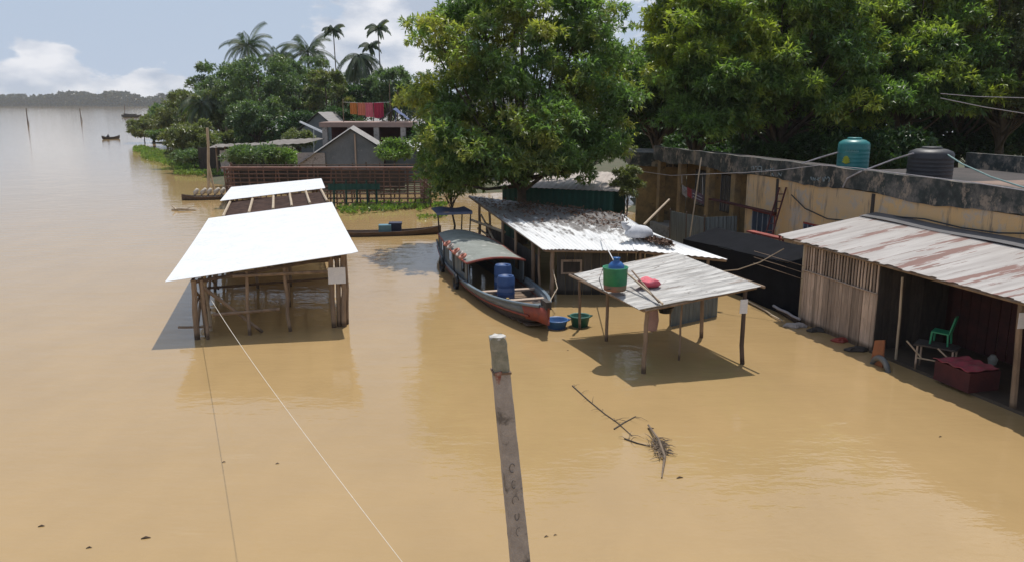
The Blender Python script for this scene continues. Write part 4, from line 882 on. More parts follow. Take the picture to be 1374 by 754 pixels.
single(MB().stick(Z(864, 302, 2.05), P(898, 268, 32), .045), 'bamboo_pole', M_BAMBOO_P, 'bamboo pole slanting up from the white sack towards the shop wall', 'pole')

# dark green shed behind
gs = thing('green_shed', 'dark green sheet-walled shed with pale roof under the mango tree', 'shed', (2.3, 37.5, 0))
g0, g1 = P(674, 250, 39.5), P(824, 257, 36.2)
MB().sheet(Vector((g0.x, g0.y, 0)), Vector((g1.x, g1.y, 0)), g1, g0, 60, 4, 20, .02, 'u').build('front_wall', M_GTARP, gs)
bkv = Vector((1.0, 3.4, .0)); MB().sheet(g0 + Vector((-.15, -.35, .03)), g1 + Vector((.15, -.35, .03)), g1 + bkv + Vector((0, 0, .55)), g0 + bkv + Vector((0, 0, .55)), 60, 6, 22, .015).build('roof', pm('pinkish_tin', (.50, .44, .40), (.34, .28, .25), 2, .6, spots=((.10, .08, .07), 2, .6)), gs)
MB().sheet(Vector((g0.x, g0.y, 0)), g0, g0 + bkv + Vector((0, 0, .5)), Vector((g0.x + 1, g0.y + 3.4, 0)), 6, 6, 0).build('side_wall', M_GTARP, gs)
MB().hexa([Vector((g0.x + 1, g0.y + 3.4, 0)), Vector((g1.x + 1, g1.y + 3.4, 0)), Vector((g1.x + 1, g1.y + 3.5, 0)), Vector((g0.x + 1, g0.y + 3.5, 0))], [Vector((g0.x + 1, g0.y + 3.4, 2.8)), Vector((g1.x + 1, g1.y + 3.4, 2.8)), Vector((g1.x + 1, g1.y + 3.5, 2.8)), Vector((g0.x + 1, g0.y + 3.5, 2.8))]).build('back_wall', M_GTARP, gs)

# ================================================================= WEATHERED TIN AWNING (front centre)
aw = thing('tin_awning_stall', 'small open stall with weathered grey tin roof on crooked poles in front of the boat', 'stall', (4, 21, 0))
NC, RC, BC, LC = Vector((3.06, 18.6, 1.69)), Vector((6.23, 19.6, 2.04)), Vector((4.93, 23.7, 2.14)), Vector((1.75, 22.5, 1.74))
MB().sheet(NC, RC, BC, LC, 24, 150, 46, .011, 'v', .012, ragged=.5).build('roof', M_OLDTIN, aw)
for (x, y, z_, r_, tx) in [(3.25, 18.92, 1.66, .062, .05), (5.87, 19.62, 1.98, .062, -.02), (2.64, 21.67, 1.78, .05, -.02), (5.38, 22.04, 2.03, .06, -.03), (1.98, 22.9, 1.72, .045, 0), (4.75, 23.3, 2.05, .055, 0), (4.35, 19.9, 1.8, .03, 0)]:
    MB().stick((x, y, -.5), (x + tx, y, z_), r_, 7, .03, 5).build('post', M_BAMBOO_D if x == 5.87 else M_BAMBOO, aw)
for a, b in ((NC, RC), (LC, BC), (NC, LC), (RC, BC), (NC.lerp(LC, .5), RC.lerp(BC, .5))): bar(aw, a + Vector((.12, .1, -.05)), b + Vector((-.1, .05, -.05)), .038, M_BAMBOO)
m = MB(); m.stick(P(841, 368, 20.6), P(889, 409, 18.75), .028, 6, 0, 3, 1); m.v = [(x, y, z + .03) for x, y, z in m.v]; single(m, 'bamboo_pole', M_BAMBOO_P, 'thin bamboo pole lying across the weathered tin roof beside the green bucket', 'pole', group='poles on the awning')
m = MB(); m.stick(P(848, 366, 20.8), P(884, 408, 18.8), .024, 6, 0, 3, 1); m.v = [(x, y, z + .05) for x, y, z in m.v]; single(m, 'bamboo_pole', M_BAMBOO, 'darker stick lying against the thin bamboo pole on the weathered tin roof', 'pole', group='poles on the awning')
# green bucket with blue jug
zr = 1.84; c = Z(825, 389, zr)
bu = thing('green_bucket', 'big green plastic bucket with dirty reddish bottom standing on the weathered tin roof', 'bucket', c)
MB().lathe([(0, 0), (.27, 0), (.285, .02), (.30, .16)], c, 26).build('base', pm('reddish_dirt', (.28, .12, .08), (.16, .14, .08), 5, .8), bu, True)
MB().lathe([(.301, .155), (.315, .56), (.33, .575), (.33, .60), (.30, .60), (.285, .2), (0, .2)], c, 26).build('body', pm('green_plastic', (.03, .26, .13), (.02, .18, .11), 4, .5, b=.1, spots=((.10, .20, .12), 5, .6)), bu, True)
MB().tube([c + Vector((-.32, 0, .55)), c + Vector((-.42, -.1, .3)), c + Vector((-.34, -.22, .05)), c + Vector((-.15, -.31, .1))], .012, 5).build('handle', M_BLACK, bu)
c2 = c + Vector((.02, 0, .21)); jg = MB().lathe([(0, 0), (.2, 0), (.21, .3), (.2, .44), (.12, .52), (.08, .53), (.08, .60), (.1, .61), (.1, .63), (0, .63)], c2, 22)
single(jg, 'blue_jug', pm('blue_jug', (.02, .10, .32), (.03, .14, .38), 3, .35, b=0), 'blue plastic jug sticking out of the green bucket', 'jug', loc=c2, smooth=True)
c = Z(870, 384, 1.86); m = MB(); n = 26; prof = []
m.lathe([(0, .0), (.24, .0), (.30, .10), (.29, .16), (.2, .19), (.12, .13), (0, .11)], c, 22, 1.0, .8)
m.v = [(x + .04 * math.sin(9 * y + z * 20), y + .03 * math.sin(11 * x), z + (.035 * math.sin(14 * x + 9 * y) if z > c.z + .01 else 0)) for x, y, z in m.v]
single(m, 'red_bag', pm('pink_red_plastic', (.72, .07, .12), (.60, .12, .17), 7, .4, b=.8), 'crumpled pink-red plastic bag on the weathered tin roof', 'bag', loc=c, smooth=True)
q = P(998, 411, 19.48); single(MB().box(q, (.2, .014, .36), R(10)), 'paper_notice', M_PAPER, 'white paper notice nailed to the right post of the weathered awning', 'notice')
# things hung below
c = P(876, 412, 20.2); m = MB(); m.lathe([(.02, .0), (.14, -.08), (.17, -.35), (.13, -.62), (.02, -.66)], c, 14, 1, .6); m.tube([c, c + Vector((0, 0, .35))], .012, 5); single(m, 'cloth_bag', pm('pinkish_cloth', (.42, .26, .22), (.32, .2, .18), 5, .9), 'pinkish cloth bag hanging under the weathered awning', 'bag', loc=c - Vector((0, 0, .66)))
c = P(893, 414, 20.4); m = MB(); m.lathe([(0, -.1), (.16, -.1), (.22, .05), (.2, .05), (.14, -.07), (0, -.07)], c, 16); m.tube([c + Vector((0, 0, -.07)), c + Vector((0, 0, .36))], .01, 5); single(m, 'black_pan', M_BLACK, 'black pan hanging next to the pinkish cloth bag under the awning', 'pan')
m = MB(); a, b = Z(900, 438, 0), Z(962, 424, 0); m.sheet(a + Vector((0, 0, -.3)), b + Vector((0, 0, -.3)), b + Vector((0, 0, .9)), a + Vector((0, 0, .9)), 50, 3, 12, .015); single(m, 'tin_sheet', M_TINWALL, 'corrugated tin panel standing in the water behind the awning poles', 'panel')
bs_ = thing('white_line_pole', 'thin white pole slanting from the bright tin roof down to the blue jug', 'pole', Z(808, 318, 1.95))
MB().stick(Z(806, 318, 1.95), P(827, 356, 21.6), .018, 6, 0).build('pole', M_PAPER, bs_)

# ================================================================= LONG YELLOW BUILDING
yb = thing('market_building', 'long single-storey yellow building with black moulded parapet on the right', 'building', W(6, 0, -3))
LEN = 24
def wbox(s0, s1, z0, z1, o0, o1, mb_=None):       # o = offset towards the river, negative into the building
    m = mb_ or MB(); m.hexa([W(s0, z0, o1), W(s1, z0, o1), W(s1, z0, o0), W(s0, z0, o0)], [W(s0, z1, o1), W(s1, z1, o1), W(s1, z1, o0), W(s0, z1, o0)]); return m
wbox(0, LEN, -.3, 3.68, -.22, 0).build('front_wall', M_YELLOW, yb)
# parapet with rough lower lip
m = MB(); n = 120; rows = []
for i in range(n + 1):
    s = -9 + (LEN + 9) * i / n; zb = 3.66 + .06 * math.sin(s * 1.1) + random.uniform(-.03, .03); zt = 4.36 + .015 * math.sin(s * 2.7)
    rows.append([W(s, zb, .05), W(s, zt, .06), W(s, zt, -.12), W(s, zb, -.12)])
m.add([p for r_ in rows for p in r_], [(i * 4 + j, i * 4 + (j + 1) % 4, (i + 1) * 4 + (j + 1) % 4, (i + 1) * 4 + j) for i in range(n) for j in range(4)] + [(0, 1, 2, 3), (n * 4 + 3, n * 4 + 2, n * 4 + 1, n * 4)])
m.build('parapet', M_MOULD, yb)
wbox(3.5, LEN, 3.72, 4.04, -7.4, -.124, wbox(-9, 3.5, 3.72, 4.04, -3.4, -.124)).build('roof', pm('shade_dark_rooftop', (.085, .07, .065), (.04, .038, .038), .8, .95, spots=((.16, .13, .11), 1.1, .62)), yb)  # tree shade over the roof is put into this dark base colour
wbox(8.6, LEN - .3, 4.045, 4.075, -7.3, -1.6).build('roof_screed', M_ROOFTOP, yb)
wbox(3.5, LEN, 3.7, 4.62, -7.65, -7.41).build('back_parapet', M_MOULD, yb)
wbox(3.5, LEN, -.3, 3.7, -7.6, -7.38).build('back_wall', M_YSHADE, yb); wbox(-8.7, 3.49, -.3, 3.7, -3.38, -3.2).build('back_wall', M_YSHADE, yb); wbox(3.3, 3.5, -.3, 3.7, -7.37, -3.41).build('side_wall', M_YSHADE, yb); wbox(LEN - .2, LEN, -.3, 3.7, -7.37, -.23).build('end_wall', M_YSHADE, yb); wbox(-9, -8.8, -.3, 3.7, -3.37, -1.9).build('end_wall', M_YSHADE, yb)
wbox(-8.79, 0, -.3, 3.71, -2.1, -1.9).build('shop_front', M_YSHADE, yb); wbox(-.01, .2, -.3, 3.66, -1.89, -.23).build('return_wall', M_YSHADE, yb)
wbox(-8.79, -.02, -.3, .5, -1.88, .2).build('veranda_floor', M_CONC, yb)
for s in (-8.4, -6.1, -3.3, -1.1): wbox(s - .17, s + .17, .5, 3.7, -.3, .0).build('column', M_YSHADE, yb)
for s in (2.2, 7.6, 13.5): wbox(s - .07, s + .07, 2.2, 3.66, .002, .03).build('drain_pipe', M_DARKWOOD, yb)
g0_, g1_ = P(853, 300, 43.0), P(909, 300, 41.5)
m = MB(); m.hexa([Vector((g0_.x, g0_.y, -.3)), Vector((g1_.x, g1_.y, -.3)), Vector((g1_.x, g1_.y + .25, -.3)), Vector((g0_.x, g0_.y + .25, -.3))], [Vector((g0_.x, g0_.y, 3.3)), Vector((g1_.x, g1_.y, 3.3)), Vector((g1_.x, g1_.y + .25, 3.3)), Vector((g0_.x, g0_.y + .25, 3.3))]); m.build('wing_wall', M_YSHADE, yb)
m = MB(); m.hexa([Vector((g0_.x - .5, g0_.y - .5, 3.3)), Vector((g1_.x + .3, g1_.y - .5, 3.3)), Vector((g1_.x + .8, g1_.y + 3.5, 3.3)), Vector((g0_.x - .2, g0_.y + 3.5, 3.3))], [Vector((g0_.x - .5, g0_.y - .5, 4.0)), Vector((g1_.x + .3, g1_.y - .5, 4.0)), Vector((g1_.x + .8, g1_.y + 3.5, 4.0)), Vector((g0_.x - .2, g0_.y + 3.5, 4.0))]); m.build('wing_roof', M_MOULD, yb)
# windows
def window(sc_, zc, w_, h_, off=0, fr=M_RED, nb_=4):
    f = wbox(sc_ - w_ / 2 - .06, sc_ + w_ / 2 + .06, zc - h_ / 2 - .06, zc + h_ / 2 + .06, off + .003, off + .03).build('window', fr, yb)
    wbox(sc_ - w_ / 2, sc_ + w_ / 2, zc - h_ / 2, zc + h_ / 2, off + .032, off + .036).build('pane', pm('dim_glass', (.05, .07, .11), (.03, .04, .06), 2, .25), f)
    m = MB()
    for i in range(nb_ + 1):
        s = sc_ - w_ / 2 + w_ * i / nb_; wbox(s - .02, s + .02, zc - h_ / 2, zc + h_ / 2, off + .04, off + .055, m)
    m.build('bars', pm('pale_bars', (.30, .32, .36)), f); return f
window(1.4, 1.65, 1.5, 1.15); window(4.6, 1.7, 1.0, 1.0); window(-2.2, 2.6, .9, 1.1, -1.9, M_RED); window(-4.6, 2.3, 1.5, 1.7, -1.9, M_DARKWOOD); window(-7.2, 2.3, 1.5, 1.7, -1.9, M_DARKWOOD)
wbox(-2.6, 2.3, 2.32, 2.38, .01, .28).build('ledge', M_DARKRED, yb); wbox(-1.0, -.1, .5, 2.3, -1.1, -1.02).build('door', M_DARKRED, yb)
# white hand-painted scribbles on the parapet (illegible in the photo)
def strokes(lines, off=.075, r_=.022):
    m = MB()
    for ln in lines: m.tube([PL(u, v, off) for u, v in ln], r_, 5)
    return m
wr = [[(1009, 229), (1008, 225), (1011, 224), (1012, 228), (1014, 224), (1016, 224), (1016, 229)], [(1018, 224), (1021, 224), (1022, 228), (1019, 229), (1017, 227), (1018, 224)], [(1022, 224), (1022, 232)],
      [(1027, 228), (1029, 229), (1033, 228)], [(1034, 226), (1034, 229)], [(1036, 228), (1038, 226), (1038, 230)], [(1035, 236), (1036, 233), (1038, 237)], [(1043, 237), (1045, 233), (1048, 237), (1049, 233)]]
M_CHALK = pm('chalky_paint', (.30, .35, .36), (.18, .22, .23), 8, .9)
for w_ in wr: strokes([w_]).build('painted_letter', M_CHALK, yb)
wr2 = [[(1088, 238), (1089, 242)], [(1091, 243), (1091, 239), (1094, 243), (1094, 239)], [(1098, 239), (1096, 241), (1099, 243)], [(1098, 241), (1101, 239)], [(1104, 239), (1105, 244)], [(1106, 244), (1107, 238), (1109, 241), (1111, 238), (1113, 240), (1112, 245)]]
for w_ in wr2: strokes([w_]).build('painted_letter', M_CHALK, yb)
# banner hanging askew in the veranda
bn = thing('shop_banner', 'white, red and purple printed banner hanging askew under the veranda', 'banner', PL(930, 285, .05))
def bq(u0, v0, u1, v1, hh, off, mat, nm):
    a, b = PL(u0, v0, off), PL(u1, v1, off); c_, d_ = PL(u1, v1 - hh, off), PL(u0, v0 - hh, off); n_ = -EV * .012
    MB().hexa([a, b, b - n_, a - n_], [d_, c_, c_ - n_, d_ - n_]).build(nm, mat, bn)
bq(915, 261, 922, 266, 13, .05, pm('banner_white', (.38, .36, .38)), 'white_panel'); bq(922, 263, 928, 267, 12, .052, pm('banner_red', (.35, .03, .04)), 'red_panel'); bq(928, 267, 944, 275, 13, .05, pm('banner_purple', (.14, .08, .12)), 'purple_panel')
m = MB()
for u0, v0, u1, v1 in ((930, 260, 942, 266), (930, 264, 942, 270), (916, 252, 920, 259), (917, 258, 921, 255)): m.tube([PL(u0, v0, .08), PL(u1, v1, .08)], .022, 5)
m.build('lettering', pm('banner_ink', (.45, .40, .43)), bn)
MB().tube([PL(915, 247, .05), PL(915, 236, .05)], .01, 5).build('cord', M_PAPER, bn); MB().tube([PL(943, 262, .05), PL(943, 238, .05)], .01, 5).build('cord', M_PAPER, bn)
# tanks on the roof
def tank(name, label, c, r_, h_, mat, ribs=True):
    root = thing(name, label, 'water tank', c); c = Vector(c); prof = [(0, 0), (r_ * .98, 0), (r_, .04)]
    for i in range(6):
        z_ = h_ * (.12 + .11 * i); prof += [(r_, z_), (r_ * (1.015 if ribs else 1.0), z_ + .025), (r_, z_ + .05)]
    prof += [(r_, h_ * .80), (r_ * .94, h_ * .87), (r_ * .70, h_ * .93), (r_ * .45, h_ * .955), (r_ * .45, h_ * .95)]
    MB().lathe(prof + [(0, h_ * .95)], c, 36).build('body', mat, root, True)
    MB().lathe([(r_ * .46, h_ * .945), (r_ * .46, h_ * .99), (r_ * .40, h_), (0, h_)], c, 24).build('lid', mat, root, True)
    return root
M_TEAL = pm('teal_plastic', (.02, .20, .20), (.015, .15, .16), 2, .4, b=.1, spots=((.08, .20, .19), 4, .62))
ct = W(4.65, 4.04, -1.1); ct = P(1143, 230, 28.7); ct.z = 4.045
tk = tank('water_tank', 'teal green plastic water tank with yellow emblem on the flat roof', ct, .53, 1.28, M_TEAL)
toc = (Vector((0, 0, 0)) - Vector((ct.x, ct.y, 0))).normalized(); sdv = Vector((-toc.y, toc.x, 0))   # local emblem frame on the river side
def on_tank(th, z_): return ct + (toc * math.cos(th) + sdv * math.sin(th)) * .542 + Vector((0, 0, z_))
m = MB()
for i in range(9):
    a_ = R(200 + 20 * i - 180 + 90) ; m.tube([on_tank(-.42, .40), on_tank(-.42 + .26 * math.cos(R(12 + 19.5 * i)), .40 + .26 * math.sin(R(12 + 19.5 * i)))], [.03, .022], 5)
m.build('emblem', pm('yellow_green_print', (.42, .45, .04)), tk)
m = MB(); x = -.5
for wd in (.10, .06, .08, .05, .09, .07, .06, .08):
    m.tube([on_tank(x, .80), on_tank(x + wd * .4, .87), on_tank(x + wd * .8, .80)], .013, 5); x += wd + .03
m.build('lettering', pm('pale_print', (.20, .45, .45)), tk)
cb = P(1246, 240, 25.6); cb.z = 4.045
tank('water_tank', 'black plastic water tank with roped lid on the flat roof', cb, .66, 1.12, pm('black_tank', (.018, .018, .024), (.03, .03, .036), 2, .5))
def cable(name, label, pts, r_, mat, cat='cable', group=None): return single(MB().tube(pts, r_, 6), name, mat, label, cat, loc=pts[0], group=group)
M_PIPE = pm('grey_pipe', (.42, .40, .42), (.30, .28, .30), 4, .5)
cable('water_pipe', 'pale pipe rising from the parapet to the teal water tank', [PL(1076, 236, .03), PL(1076, 220, .03), P(1100, 212, 29.3), P(1124, 205, 28.6)], .03, M_PIPE, 'pipe')
cable('water_pipe', 'pale pipe climbing over the parapet to the black water tank', [PL(1131, 252, .1), PL(1137, 240, .12), PL(1152, 232, .12), P(1200, 214, 26), P(1226, 206, 25.3)], .028, M_PIPE, 'pipe')
cable('hose', 'greenish hose running down from the black water tank to the right', [P(1267, 205, 25.2), P(1290, 220, 24.2), P(1330, 238, 22.5), P(1374, 252, 21), P(1420, 262, 19.5)], .022, pm('green_hose', (.22, .34, .33), (.16, .26, .26), 4, .5), 'hose')
cable('cable', 'thin pale cable strung along the parapet top', [PL(830, 226, .3), PL(900, 236, .3), PL(1000, 232, .3), PL(1045, 229, .3), PL(1100, 222, .3), PL(1150, 226, .3), PL(1230, 236, .3), PL(1310, 246, .3), PL(1400, 260, .3)], .014, M_PIPE)
cable('cable', 'black cable sagging along the yellow wall under the parapet', [PL(1062, 262, .12), PL(1080, 280, .12), PL(1110, 294, .12), PL(1145, 297, .12), PL(1200, 291, .12), PL(1240, 294, .12), PL(1290, 306, .12), PL(1340, 313, .12), PL(1400, 314, .12)], .022, M_BLACK)
cable('rope', 'pale rope sagging across the black shade box left of the plank hut', [P(968, 364, 25.3), P(990, 362, 25.0), P(1020, 352, 24.8), P(1052, 334, 24.6)], .016, M_BAMBOO_P, 'rope')
cable('power_line', 'upper power line crossing in front of the trees at the right edge', [P(1262, 126, 38), P(1310, 130, 38), P(1420, 133, 37)], .02, M_PIPE, group='power lines'); cable('power_line', 'lower power line crossing in front of the trees at the right edge', [P(1262, 132, 38), P(1320, 144, 37.5), P(1420, 160, 37)], .022, M_PIPE, group='power lines')
a, b = P(924, 306, 33), P(941, 212, 33); single(MB().stick((a.x, a.y, .3), b, .03), 'bamboo_pole', M_BAMBOO_P, 'tall thin pale pole leaning in front of the veranda', 'pole')
# ladder and bench, red
lad = thing('ladder', 'dark red ladder leaning on the yellow wall beside the barred window', 'ladder', PL(1030, 312, .5))
for du in (0, 9): MB().stick(PL(1027 + du, 316, .75), PL(1046 + du, 252, .06), .035, 5, 0, 2, 1).build('rail', M_DARKRED, lad)
for i in range(6):
    t = (i + .6) / 6.5; a = PL(1027, 316, .75).lerp(PL(1046, 252, .06), t); b = PL(1036, 316, .75).lerp(PL(1055, 252, .06), t); MB().tube([a, b], .02, 5).build('rung', M_DARKRED, lad)
bn2 = thing('red_bench', 'faded red wooden bench standing below the ladder on the black shade box', 'bench', PL(1035, 322, 1.2))
a, b = PL(1006, 319, 1.2), PL(1052, 312, 1.0)
ang = math.atan2((b - a).y, (b - a).x); MB().box((a + b) / 2, ((b - a).length, .3, .06), ang).build('seat', M_RED, bn2)
for t in (.06, .94):
    for o_ in (-.1, .1): p = a.lerp(b, t); MB().box(p + Vector((o_, o_, -.26)), (.05, .05, .46), ang).build('leg', M_RED, bn2)
# black box added along the building in place of deep shade
M_BLACKM = pm('matt_black_shade', (.008, .009, .012), (.013, .014, .018), 2, .95, b=.3, spec=.08)
bt_ = thing('black_shade_box', 'low black box added for the deep shade between the plank hut and the veranda', 'stall', (8.5, 28, 0))
a0, a1 = Vector((8.84, 23.62, -.2)), Vector((6.75, 31.2, -.2)); u0 = Vector((0, 0, 1)); e1 = EV * 1.9
MB().sheet(a0, a1, a1 + u0 * 1.5, a0 + u0 * 1.9, 50, 8, 3, .03, 'u', .02).build('front_sheet', M_BLACKM, bt_)  # front of the added shade box
MB().sheet(a0 + u0 * 1.9, a1 + u0 * 1.5, a1 + u0 * 1.9 + e1 * .75, a0 + u0 * 2.2 + e1 * .8, 50, 8, 2, .03, 'u', .02).build('shade_box_top', M_BLACKM, bt_)
MB().sheet(a1, a1 + e1 * .8, a1 + e1 * .8 + u0 * 1.9, a1 + u0 * 1.5, 10, 8, 1, .02).build('side_sheet', M_BLACKM, bt_)  # side of the added shade box
for i, z_ in enumerate((1.55, 1.75, 1.95)):
    bar(bt_, a0 + u0 * z_ - EV * .12, a0.lerp(a1, .34) + u0 * (z_ - .02) - EV * .12, .008, M_BAMBOO, 'wire')
# blue grey tin enclosure at far end
tw = thing('tin_enclosure', 'blue-grey corrugated tin enclosure at the foot of the veranda', 'enclosure', Z(930, 320, 0))
a, b = P(899, 326, 36), P(945, 326, 32.6); a.z = b.z = -.2; t1, t2 = P(899, 283, 36), P(945, 292, 32.6)
MB().sheet(a, b, t2, t1, 60, 4, 18, .02).build('front_sheet', M_TINWALL, tw); MB().sheet(b, b + EV * 1.5, t2 + EV * 1.5, t2, 20, 4, 8, .02).build('side_sheet', M_TINWALL, tw)
for p, q_ in ((a, t1), (b, t2), ((a + b) / 2, (t1 + t2) / 2)): MB().stick(p + Vector((0, -.06, 0)), q_ + Vector((0, -.06, .1)), .04).build('post', M_BAMBOO_D, tw)
# floating logs at the edge of the black shade box
for i, (u0_, v0_, u1_, v1_, r_, mt, lb) in enumerate([(1005, 392, 1072, 432, .10, M_BAMBOO_D, 'dark log floating along the foot of the black shade box'), (1038, 410, 1073, 428, .045, M_PIPE, 'pale pipe lying on the dark floating log'), (1020, 394, 1062, 412, .08, M_BAMBOO_D, 'short log floating behind the long dark log'),
                                         (1004, 404, 1050, 430, .03, M_BAMBOO_P, 'thin bamboo floating at the outer edge of the dark logs')]):
    a, b = Z(u0_, v0_, .06 + .12 * (i == 1)), Z(u1_, v1_, .06 + .12 * (i == 1)); single(MB().stick(a, b, r_, 8, .04), 'floating_log', mt, lb, 'log', group='logs floating at the wall')

# ================================================================= PLANK HUT WITH RUSTY ROOF
hut = thing('plank_hut', 'plank-walled hut with rust-striped corrugated roof and open front at right', 'hut', (10.5, 21, 0))
HA, HB = Vector((8.25, 24.75, 2.50)), Vector((11.55, 12.45, 2.50)); up_ = EV * 3.05
MB().sheet(HA, HB, HB + up_ + Vector((0, 0, .48)), HA + up_ + Vector((0, 0, .48)), 300, 8, 150, .014, 'u', .012, ragged=1.0).build('roof', M_RUSTTIN, hut)
wa = Vector((8.77, 23.65, 0)); wd = (Vector((10.9, 16.44, 0)) - wa).normalized()
w1 = wa + wd * 3.15
plank_wall(hut, wa, w1, -.3, 1.62, M_PLANK, .135, .03, .005, 'plank_wall', .05, .012)
m = MB(); n = 26
for i in range(n):
    p = wa.lerp(w1, (i + .5) / n); m.box((p.x, p.y, 2.0), (.055 + .02 * (i % 3 == 0), .025, .86 + random.uniform(-.06, .03)), math.atan2(wd.y, wd.x), (0, random.uniform(-.03, .03)))
m.build('slat_row', M_PLANK, hut)
wbk = EV * 2.5
plank_wall(hut, w1, w1 + wbk * .9, -.2, 2.55, M_DARKWOOD, .2, nm='inner_partition'); plank_wall(hut, wa + EV * .06, wa + wbk, -.2, 2.5, M_PLANK, .16, nm='end_wall')
plank_wall(hut, wa + wbk, wa + wbk + wd * 12, -.2, 2.85, pm('maroon_boards', (.075, .022, .02), (.04, .016, .015), 2, .8), .3, nm='back_wall')
m = MB(); e = wa + wd * 11.5; m.hexa([Vector((*(w1 - EV * .1).xy, -.2)), Vector((*(e - EV * .1).xy, -.2)), Vector((*(e + wbk).xy, -.2)), Vector((*(w1 + wbk).xy, -.2))], [Vector((*(w1 - EV * .1).xy, .07)), Vector((*(e - EV * .1).xy, .07)), Vector((*(e + wbk).xy, .07)), Vector((*(w1 + wbk).xy, .07))]); m.build('floor_slab', pm('muddy_slab', (.10, .075, .055), (.06, .05, .04), 2, .6), hut)
for (u, v, tu, tv, Yt, r_, mt) in [(1202, 485, 1211, 372, 19.8, .035, M_BAMBOO_P), (1360, 550, 1371, 404, 16.35, .075, M_BAMBOO)]:
    a = Z(u, v); MB().stick(a + Vector((0, 0, -.4)), P(tu, tv, a.y), r_, 7, .015, 5).build('post', mt, hut)
a = wa.lerp(w1, 0); MB().box((a.x, a.y, 1.1), (.09, .09, 2.75)).build('corner_post', M_BAMBOO_P, hut)
bar(hut, HA + Vector((.12, -.2, -.06)), HB + Vector((.1, .1, -.06)), .045, M_BAMBOO); bar(hut, HA + up_ * .5 + Vector((0, -.3, .16)), HB + up_ * .5 + Vector((0, 0, .16)), .045, M_BAMBOO_D)
bar(hut, Vector((wa.x, wa.y, 1.62)) - EV * .04, Vector((w1.x, w1.y, 1.6)) - EV * .04, .022, M_PLANK)
m = MB(); A = HA + up_ + Vector((0, 0, .5)); B = HB + up_ + Vector((0, 0, .5)); m.sheet(A - EV * .1, B - EV * .1, B + EV * .75 + Vector((0, 0, .12)), A + EV * .75 + Vector((0, 0, .12)), 60, 4, 3, .02); m.build('back_flashing', pm('grey_felt', (.15, .145, .15), (.10, .10, .105), 2, .9), hut)
q = P(1371.5, 430, 16.2); single(MB().box(q, (.17, .012, .34), R(8)), 'paper_notice', M_PAPER, 'white paper notice on the round post at the right edge', 'notice')

# objects in the hut
def frame_table(label, c, L_, W_, H_, ang):
    root = thing('trestle_table', label, 'table', c, rz=0); c = Vector(c); ca, sa = math.cos(ang), math.sin(ang)
    f = lambda x, y, z: c + Vector((x * ca - y * sa, x * sa + y * ca, z))
    MB().box(f(0, 0, H_ - .02), (L_, W_, .04), ang).build('table_top', M_DARKWOOD, root)
    for x in (-L_ / 2 + .08, L_ / 2 - .08):
        for y in (-W_ / 2 + .06, W_ / 2 - .06): MB().stick(f(x, y, 0), f(x, y, H_ - .04), .028, 6).build('leg', M_PLANK, root)
    MB().stick(f(-L_ / 2 + .08, -W_ / 2 + .06, .3), f(L_ / 2 - .08, -W_ / 2 + .06, .3), .02).build('stretcher', M_BAMBOO_P, root)
    MB().stick(f(-L_ / 2 - .16, -W_ / 2, H_ + .04), f(-L_ / 2 + .2, -W_ / 2 + .03, H_ * .5), .022).build('brace', M_BAMBOO_P, root); MB().stick(f(L_ / 2 - .4, -W_ / 2, H_ - .02), f(L_ / 2 - .08, -W_ / 2 + .03, H_ * .55), .022).build('brace', M_BAMBOO_P, root)
    return root
tcn = Z(1247, 497, .07); tcn += EV * .15; frame_table('pale-legged wooden table inside the open front of the plank hut', tcn, .95, .55, .66, R(-40))
def plastic_chair(label, c, ang, mat):
    root = thing('plastic_chair', label, 'chair', c); c = Vector(c); ca, sa = math.cos(ang), math.sin(ang); f = lambda x, y, z: c + Vector((x * ca - y * sa, x * sa + y * ca, z))
    MB().hexa([f(-.2, -.2, .30), f(.2, -.2, .30), f(.19, .18, .28), f(-.19, .18, .28)], [f(-.2, -.2, .33), f(.2, -.2, .33), f(.19, .18, .31), f(-.19, .18, .31)]).build('seat', mat, root)
    m = MB(); m.sheet(f(-.19, .18, .29), f(.19, .18, .29), f(.15, .28, .72), f(-.15, .28, .72), 10, 6, .5, .03, 'u', .02); m.build('backrest', mat, root)
    for x, y in ((-.18, -.18), (.18, -.18), (-.17, .17), (.17, .17)): MB().tube([f(x * 1.12, y * 1.12, 0), f(x, y, .30)], [.022, .028], 6).build('leg', mat, root)
    return root
M_GCHAIR = pm('green_chair', (.02, .27, .13), (.02, .20, .10), 3, .45, b=0)
cc = tcn + Vector((.12, .08, .66)); plastic_chair('green plastic chair set up on the pale-legged table', cc, R(-130), M_GCHAIR)
c = Z(1298, 521, .07) + EV * .1
bx = MB(); bx.box(c + Vector((0, .25, .24)), (1.05, .85, .46), R(-75)); single(bx, 'wooden_chest', M_DARKRED, 'low dark wooden chest in the hut with a pink cloth thrown over it', 'chest', loc=c)
m = MB(); m2 = Matrix.Rotation(R(-75), 3, 'Z'); cc_ = c + Vector((0, .25, .5)); q4 = [cc_ + m2 @ Vector(p_) for p_ in ((-.56, -.46, .01), (.50, -.44, .01), (.46, .44, .01), (-.50, .42, .01))]; m.sheet(*q4, 24, 24, 3, .02)
m.v = [(x, y, z + .012 * math.sin(13 * x + 5 * y)) for x, y, z in m.v]
single(m, 'pink_cloth', pm('pink_pattern', (.45, .06, .09), (.32, .10, .10), 5, .85, spots=((.25, .15, .12), 6, .6)), 'pinkish red patterned cloth spread over the low chest', 'cloth')
c = Z(1292, 492, .07) + EV * .9; single(MB().lathe([(0, 0), (.09, 0), (.12, .14), (.08, .2), (.06, .24), (0, .24)], c + Vector((0, 0, 0)), 12), 'pot', pm('pale_pot', (.35, .36, .33)), 'small pale pot behind the pink-covered chest', 'pot', loc=c)
c = Z(1181, 493, 0); m = MB(); dirv = (wd * .9 - EV * .15).normalized()
